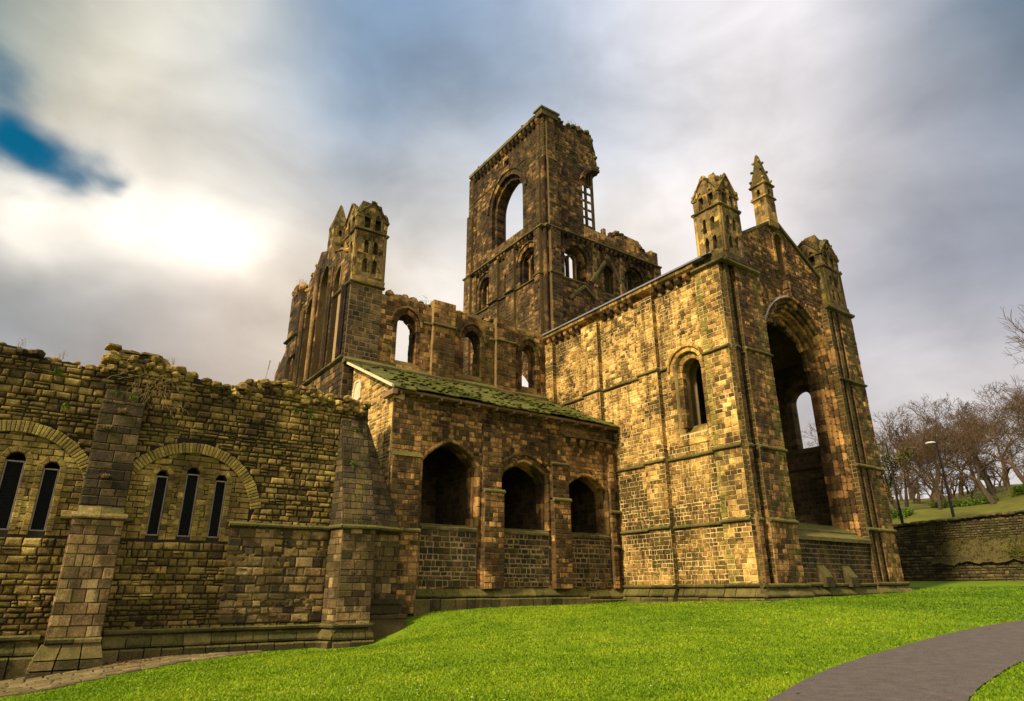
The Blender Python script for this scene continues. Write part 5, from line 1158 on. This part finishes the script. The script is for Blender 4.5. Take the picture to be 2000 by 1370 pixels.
def lamp(x, y, z, h, lab, tilt):
    root = empty('street_lamp', lab, 'street lamp', (x, y, z), 'street lamps behind the retaining wall')
    mb = MB(311); mb.tube((x, y, z-.6), (x, y, z+1.3), .10, .10, 12); mb.tube((x, y, z+1.3), (x, y, z+h), .075, .05, 12); mb.tube((x, y, z+1.25), (x, y, z+1.4), .12, .09, 12); mb.build('pole', M_METAL, root)
    mb = MB(312); hx = x-.75
    mb.tube((x, y, z+h-.03), (x-.3, y, z+h+.03), .035, .03, 8)
    prof = [(-.12, .06, .05), (.02, .16, .09), (.3, .17, .10), (.48, .10, .05)]
    vs = []; fs = []
    for k, (dx, w, t) in enumerate(prof): vs += [(x-.25-dx, y-w, z+h), (x-.25-dx, y+w, z+h), (x-.25-dx, y+w*.6, z+h+t), (x-.25-dx, y-w*.6, z+h+t)]
    for k in range(3): fs += [(k*4+i, k*4+(i+1) % 4, k*4+4+(i+1) % 4, k*4+4+i) for i in range(4)]
    fs += [(0, 1, 2, 3), (15, 14, 13, 12)]; mb.add(vs, fs, (.5, .5, 1)); hd = mb.build('lamp_head', M_METAL if tilt else M_LAMP, root)
    mb = MB(313); mb.box(x-.68, x-.3, y-.12, y+.12, z+h-.035, z+h-.003, (.5, .5, 1)); mb.build('lens', M_LAMP, hd)
lamp(-24.1, 53.0, 4.3, 6.35, 'tall black lamp post standing closest to the church corner', True)
lamp(-20.55, 53.0, 4.5, 5.65, 'black lamp post with a pale head, further right along the wall top', False)

def tree_meshes(seed, height, spread, levels=5, trunk=.32, twig=1.0, lean=0., kids=(3, 4), ivy=0):
    R = random.Random(seed); br = MB(seed); tw = MB(seed+1); lf = MB(seed+2)
    def grow(p, d, L, r, lev):
        n = 3 if lev < 2 else 2; q = p
        for k in range(n):
            d = d+np.array((R.gauss(0, .16), R.gauss(0, .16), R.gauss(.05, .10))); d /= np.linalg.norm(d)
            q2 = q+d*L/n; r2 = r*(.86 if k < n-1 else .74)
            (br if lev < 3 else tw).tube(q, q2, r, r2, 7 if lev < 2 else (4 if lev < 3 else 3), cap=False); 
            if ivy and lev < ivy and R.random() < .9: leaves(lf, (q+q2)/2, 60 if lev < 2 else 26, .5 if lev < 2 else .7, .13)
            q, r = q2, r2
            if lev >= 1 and k < n-1 and R.random() < .75: branch(q, d, L*R.uniform(.5, .75), r*.6, lev+1)
        if lev < levels:
            for k in range(R.randint(*kids)): branch(q, d, L*R.uniform(.62, .82), r*.72, lev+1)
    def branch(p, d, L, r, lev):
        if lev > levels: return
        a = R.uniform(0, 6.28); u = np.cross(d, (0.3, .2, 1)); u /= np.linalg.norm(u); v = np.cross(d, u); t = R.uniform(.45, .95)*spread
        d2 = d*math.cos(t)+(u*math.cos(a)+v*math.sin(a))*math.sin(t); d2[2] += .10; d2 /= np.linalg.norm(d2); grow(p, d2, L, max(r, .011*twig), lev)
    grow(np.zeros(3)-np.array((0, 0, .3)), np.array((lean, 0, 1.0)), height*.30, trunk, 0)
    return br, tw, lf
TREES = []
def tree(x, y, z, seed, h, lab, spread=.8, levels=5, trunk=.3, ivy=0, group='bare winter trees on the slope', lean=0., kids=(2, 3), rot=0.0, twig=1.0):
    root = empty('bare_tree', lab, 'tree', (x, y, z), group); root.rotation_euler = (0, 0, rot)
    br, tw, lf = tree_meshes(seed, h, spread, levels, trunk, twig, lean, kids, ivy)
    def put(mb, nm, mat):
        me = bpy.data.meshes.new(nm); me.from_pydata([tuple(v) for v in mb.V], [], mb.F); at = me.attributes.new('stone', 'FLOAT_COLOR', 'FACE'); c = np.ones((len(mb.F), 4), np.float32); c[:, :3] = np.array(mb.C, np.float32); at.data.foreach_set('color', c.ravel()); return link(nm, me, mat, root)
    put(br, 'trunk', M_BARK); put(tw, 'crown', M_TWIG)
    if ivy: put(lf, 'ivy', M_IVY)
    TREES.append(root); return root
def tree_copy(src, x, y, z, rot, sc, lab, group='bare winter trees on the slope'):
    o = src.copy(); COL.objects.link(o); o.location = (x, y, z); o.rotation_euler = (0, 0, rot); o.scale = (sc, sc, sc); o['label'] = lab; o['group'] = group
    for ch in src.children: c = ch.copy(); COL.objects.link(c); c.parent = o
    return o
t1 = tree(-21.3, 63.5, 5.7, 401, 10.5, 'broad bare tree with a thick forked trunk, nearest the right edge', 1.0, 7, .30, kids=(2, 3))
t2 = tree(-25.2, 62.5, 5.6, 411, 8.6, 'bare tree with twin trunks just behind the pale headed lamp', .85, 7, .18, kids=(2, 3))
t3 = tree(-27.6, 61, 5.3, 421, 9.2, 'ivy covered tree with yellow green foliage behind the lamp by the church', .6, 5, .28, ivy=4)
t4 = tree(-28.0, 57.5, 4.9, 431, 4.6, 'low spreading leafless tree between the two lamps', 1.15, 5, .2)
t5 = tree_copy(t1, -18.6, 66, 6.5, 2.1, 1.1, 'bare tree with a slim dark trunk at the right edge behind the broad one')
t6 = tree_copy(t2, -22.6, 68, 6.6, 1.2, 1.15, 'bare tree standing behind the broad forked tree')
t7 = tree_copy(t2, -31.2, 70, 6.6, 4.0, 1.25, 'tall bare tree beside the church corner, behind the ivy covered one')
t8 = tree(-28.6, 72, 6.7, 441, 10.5, 'upright bare tree with a fan of straight branches against the sky', .5, 6, .22)
t9 = tree(-33.5, 63.5, 5.6, 451, 10, 'bare tree seen through the window of the great arch', .95, 6, .3)
def wood():
    mb = []
    for i, (x, y, s_, r) in enumerate([(-44+i*1.45, 72+(i*37 % 23), .80+(i*29 % 7)*.08, i*1.7) for i in range(30)]):
        for ch in (TREES[0], TREES[1], TREES[5 if len(TREES) > 5 else 2])[i % 3].children:
            if ch.name.startswith('ivy'): continue
            me = ch.data; n = len(me.vertices); co = np.empty(n*3); me.vertices.foreach_get('co', co); co = co.reshape(-1, 3)*s_; c, s2 = math.cos(r), math.sin(r)
            co = np.c_[co[:, 0]*c-co[:, 1]*s2+x, co[:, 0]*s2+co[:, 1]*c+y, co[:, 2]+float(hillz(np.array(x), np.array(y)))]; mb.append((co, [tuple(p.vertices) for p in me.polygons]))
    for i in range(46):                   # scrub under the trees
        x = -44+i*.95; y = 73+(i*53 % 17); s_ = .8+(i*31 % 9)*.08; r = i*2.3
        for ch in TREES[3].children:
            me = ch.data; n = len(me.vertices); co = np.empty(n*3); me.vertices.foreach_get('co', co); co = co.reshape(-1, 3)*s_; c, s2 = math.cos(r), math.sin(r)
            mb.append((np.c_[co[:, 0]*c-co[:, 1]*s2+x, co[:, 0]*s2+co[:, 1]*c+y, co[:, 2]+float(hillz(np.array(x), np.array(y)))-.5], [tuple(p.vertices) for p in me.polygons]))
    V = np.vstack([m[0] for m in mb]); F = []; k = 0
    for co, f in mb: F += [tuple(i+k for i in p) for p in f]; k += len(co)
    me = bpy.data.meshes.new('woodland'); me.from_pydata(V.tolist(), [], F); tag(link('woodland', me, M_TWIG), kind='stuff')
wood()
# a nearer tree outside the right edge whose boughs reach into view
nt = tree(-6.7, 46, .3, 461, 17.5, 'nearer leafless tree whose boughs reach in from the right edge', .85, 6, .42, lean=-.1)
# shrub against the garden wall, and the low green beds on the slope
mb = MB(330); R = mb.r
for i in range(90):
    p = np.array((-16.2+R.uniform(-.3, .3), 51.0, 2.0)); d = np.array((R.uniform(-.6, .6), R.uniform(-.3, .1), R.uniform(.1, .8)))
    for k in range(6): q = p+d*.28+np.array((R.gauss(0, .06), R.gauss(0, .04), R.gauss(-.06, .06))); mb.tube(p, q, .016, .012, 3, cap=False); p = q
    if i % 2: leaves(mb, p, 10, .3, .05)
tag(mb.build('shrub', M_IVY), 'dark tangled shrub hanging over the retaining wall at the right edge', 'shrub')
def bed(x0, x1, y, dz, lab, seed):
    mb = MB(seed); R = mb.r
    for i in range(1500):
        x = R.uniform(x0, x1); yy = y+R.gauss(0, .5); z = float(hillz(np.array(x), np.array(yy)))
        leaves(mb, (x, yy, z+R.uniform(0, dz)), 2, .2, .12)
    tag(mb.build('low_hedge', M_LEAF), lab, 'hedge', 'low green planting on the slope')
bed(-27.2, -22.5, 66.5, .5, 'bright green low planting behind the twin trunked tree', 341)
bed(-22, -17, 70, .7, 'long dark green hedge at the right end of the slope', 342)
bed(-30, -26.5, 60, .4, 'patch of yellow green growth near the foot of the lamp by the church', 343)
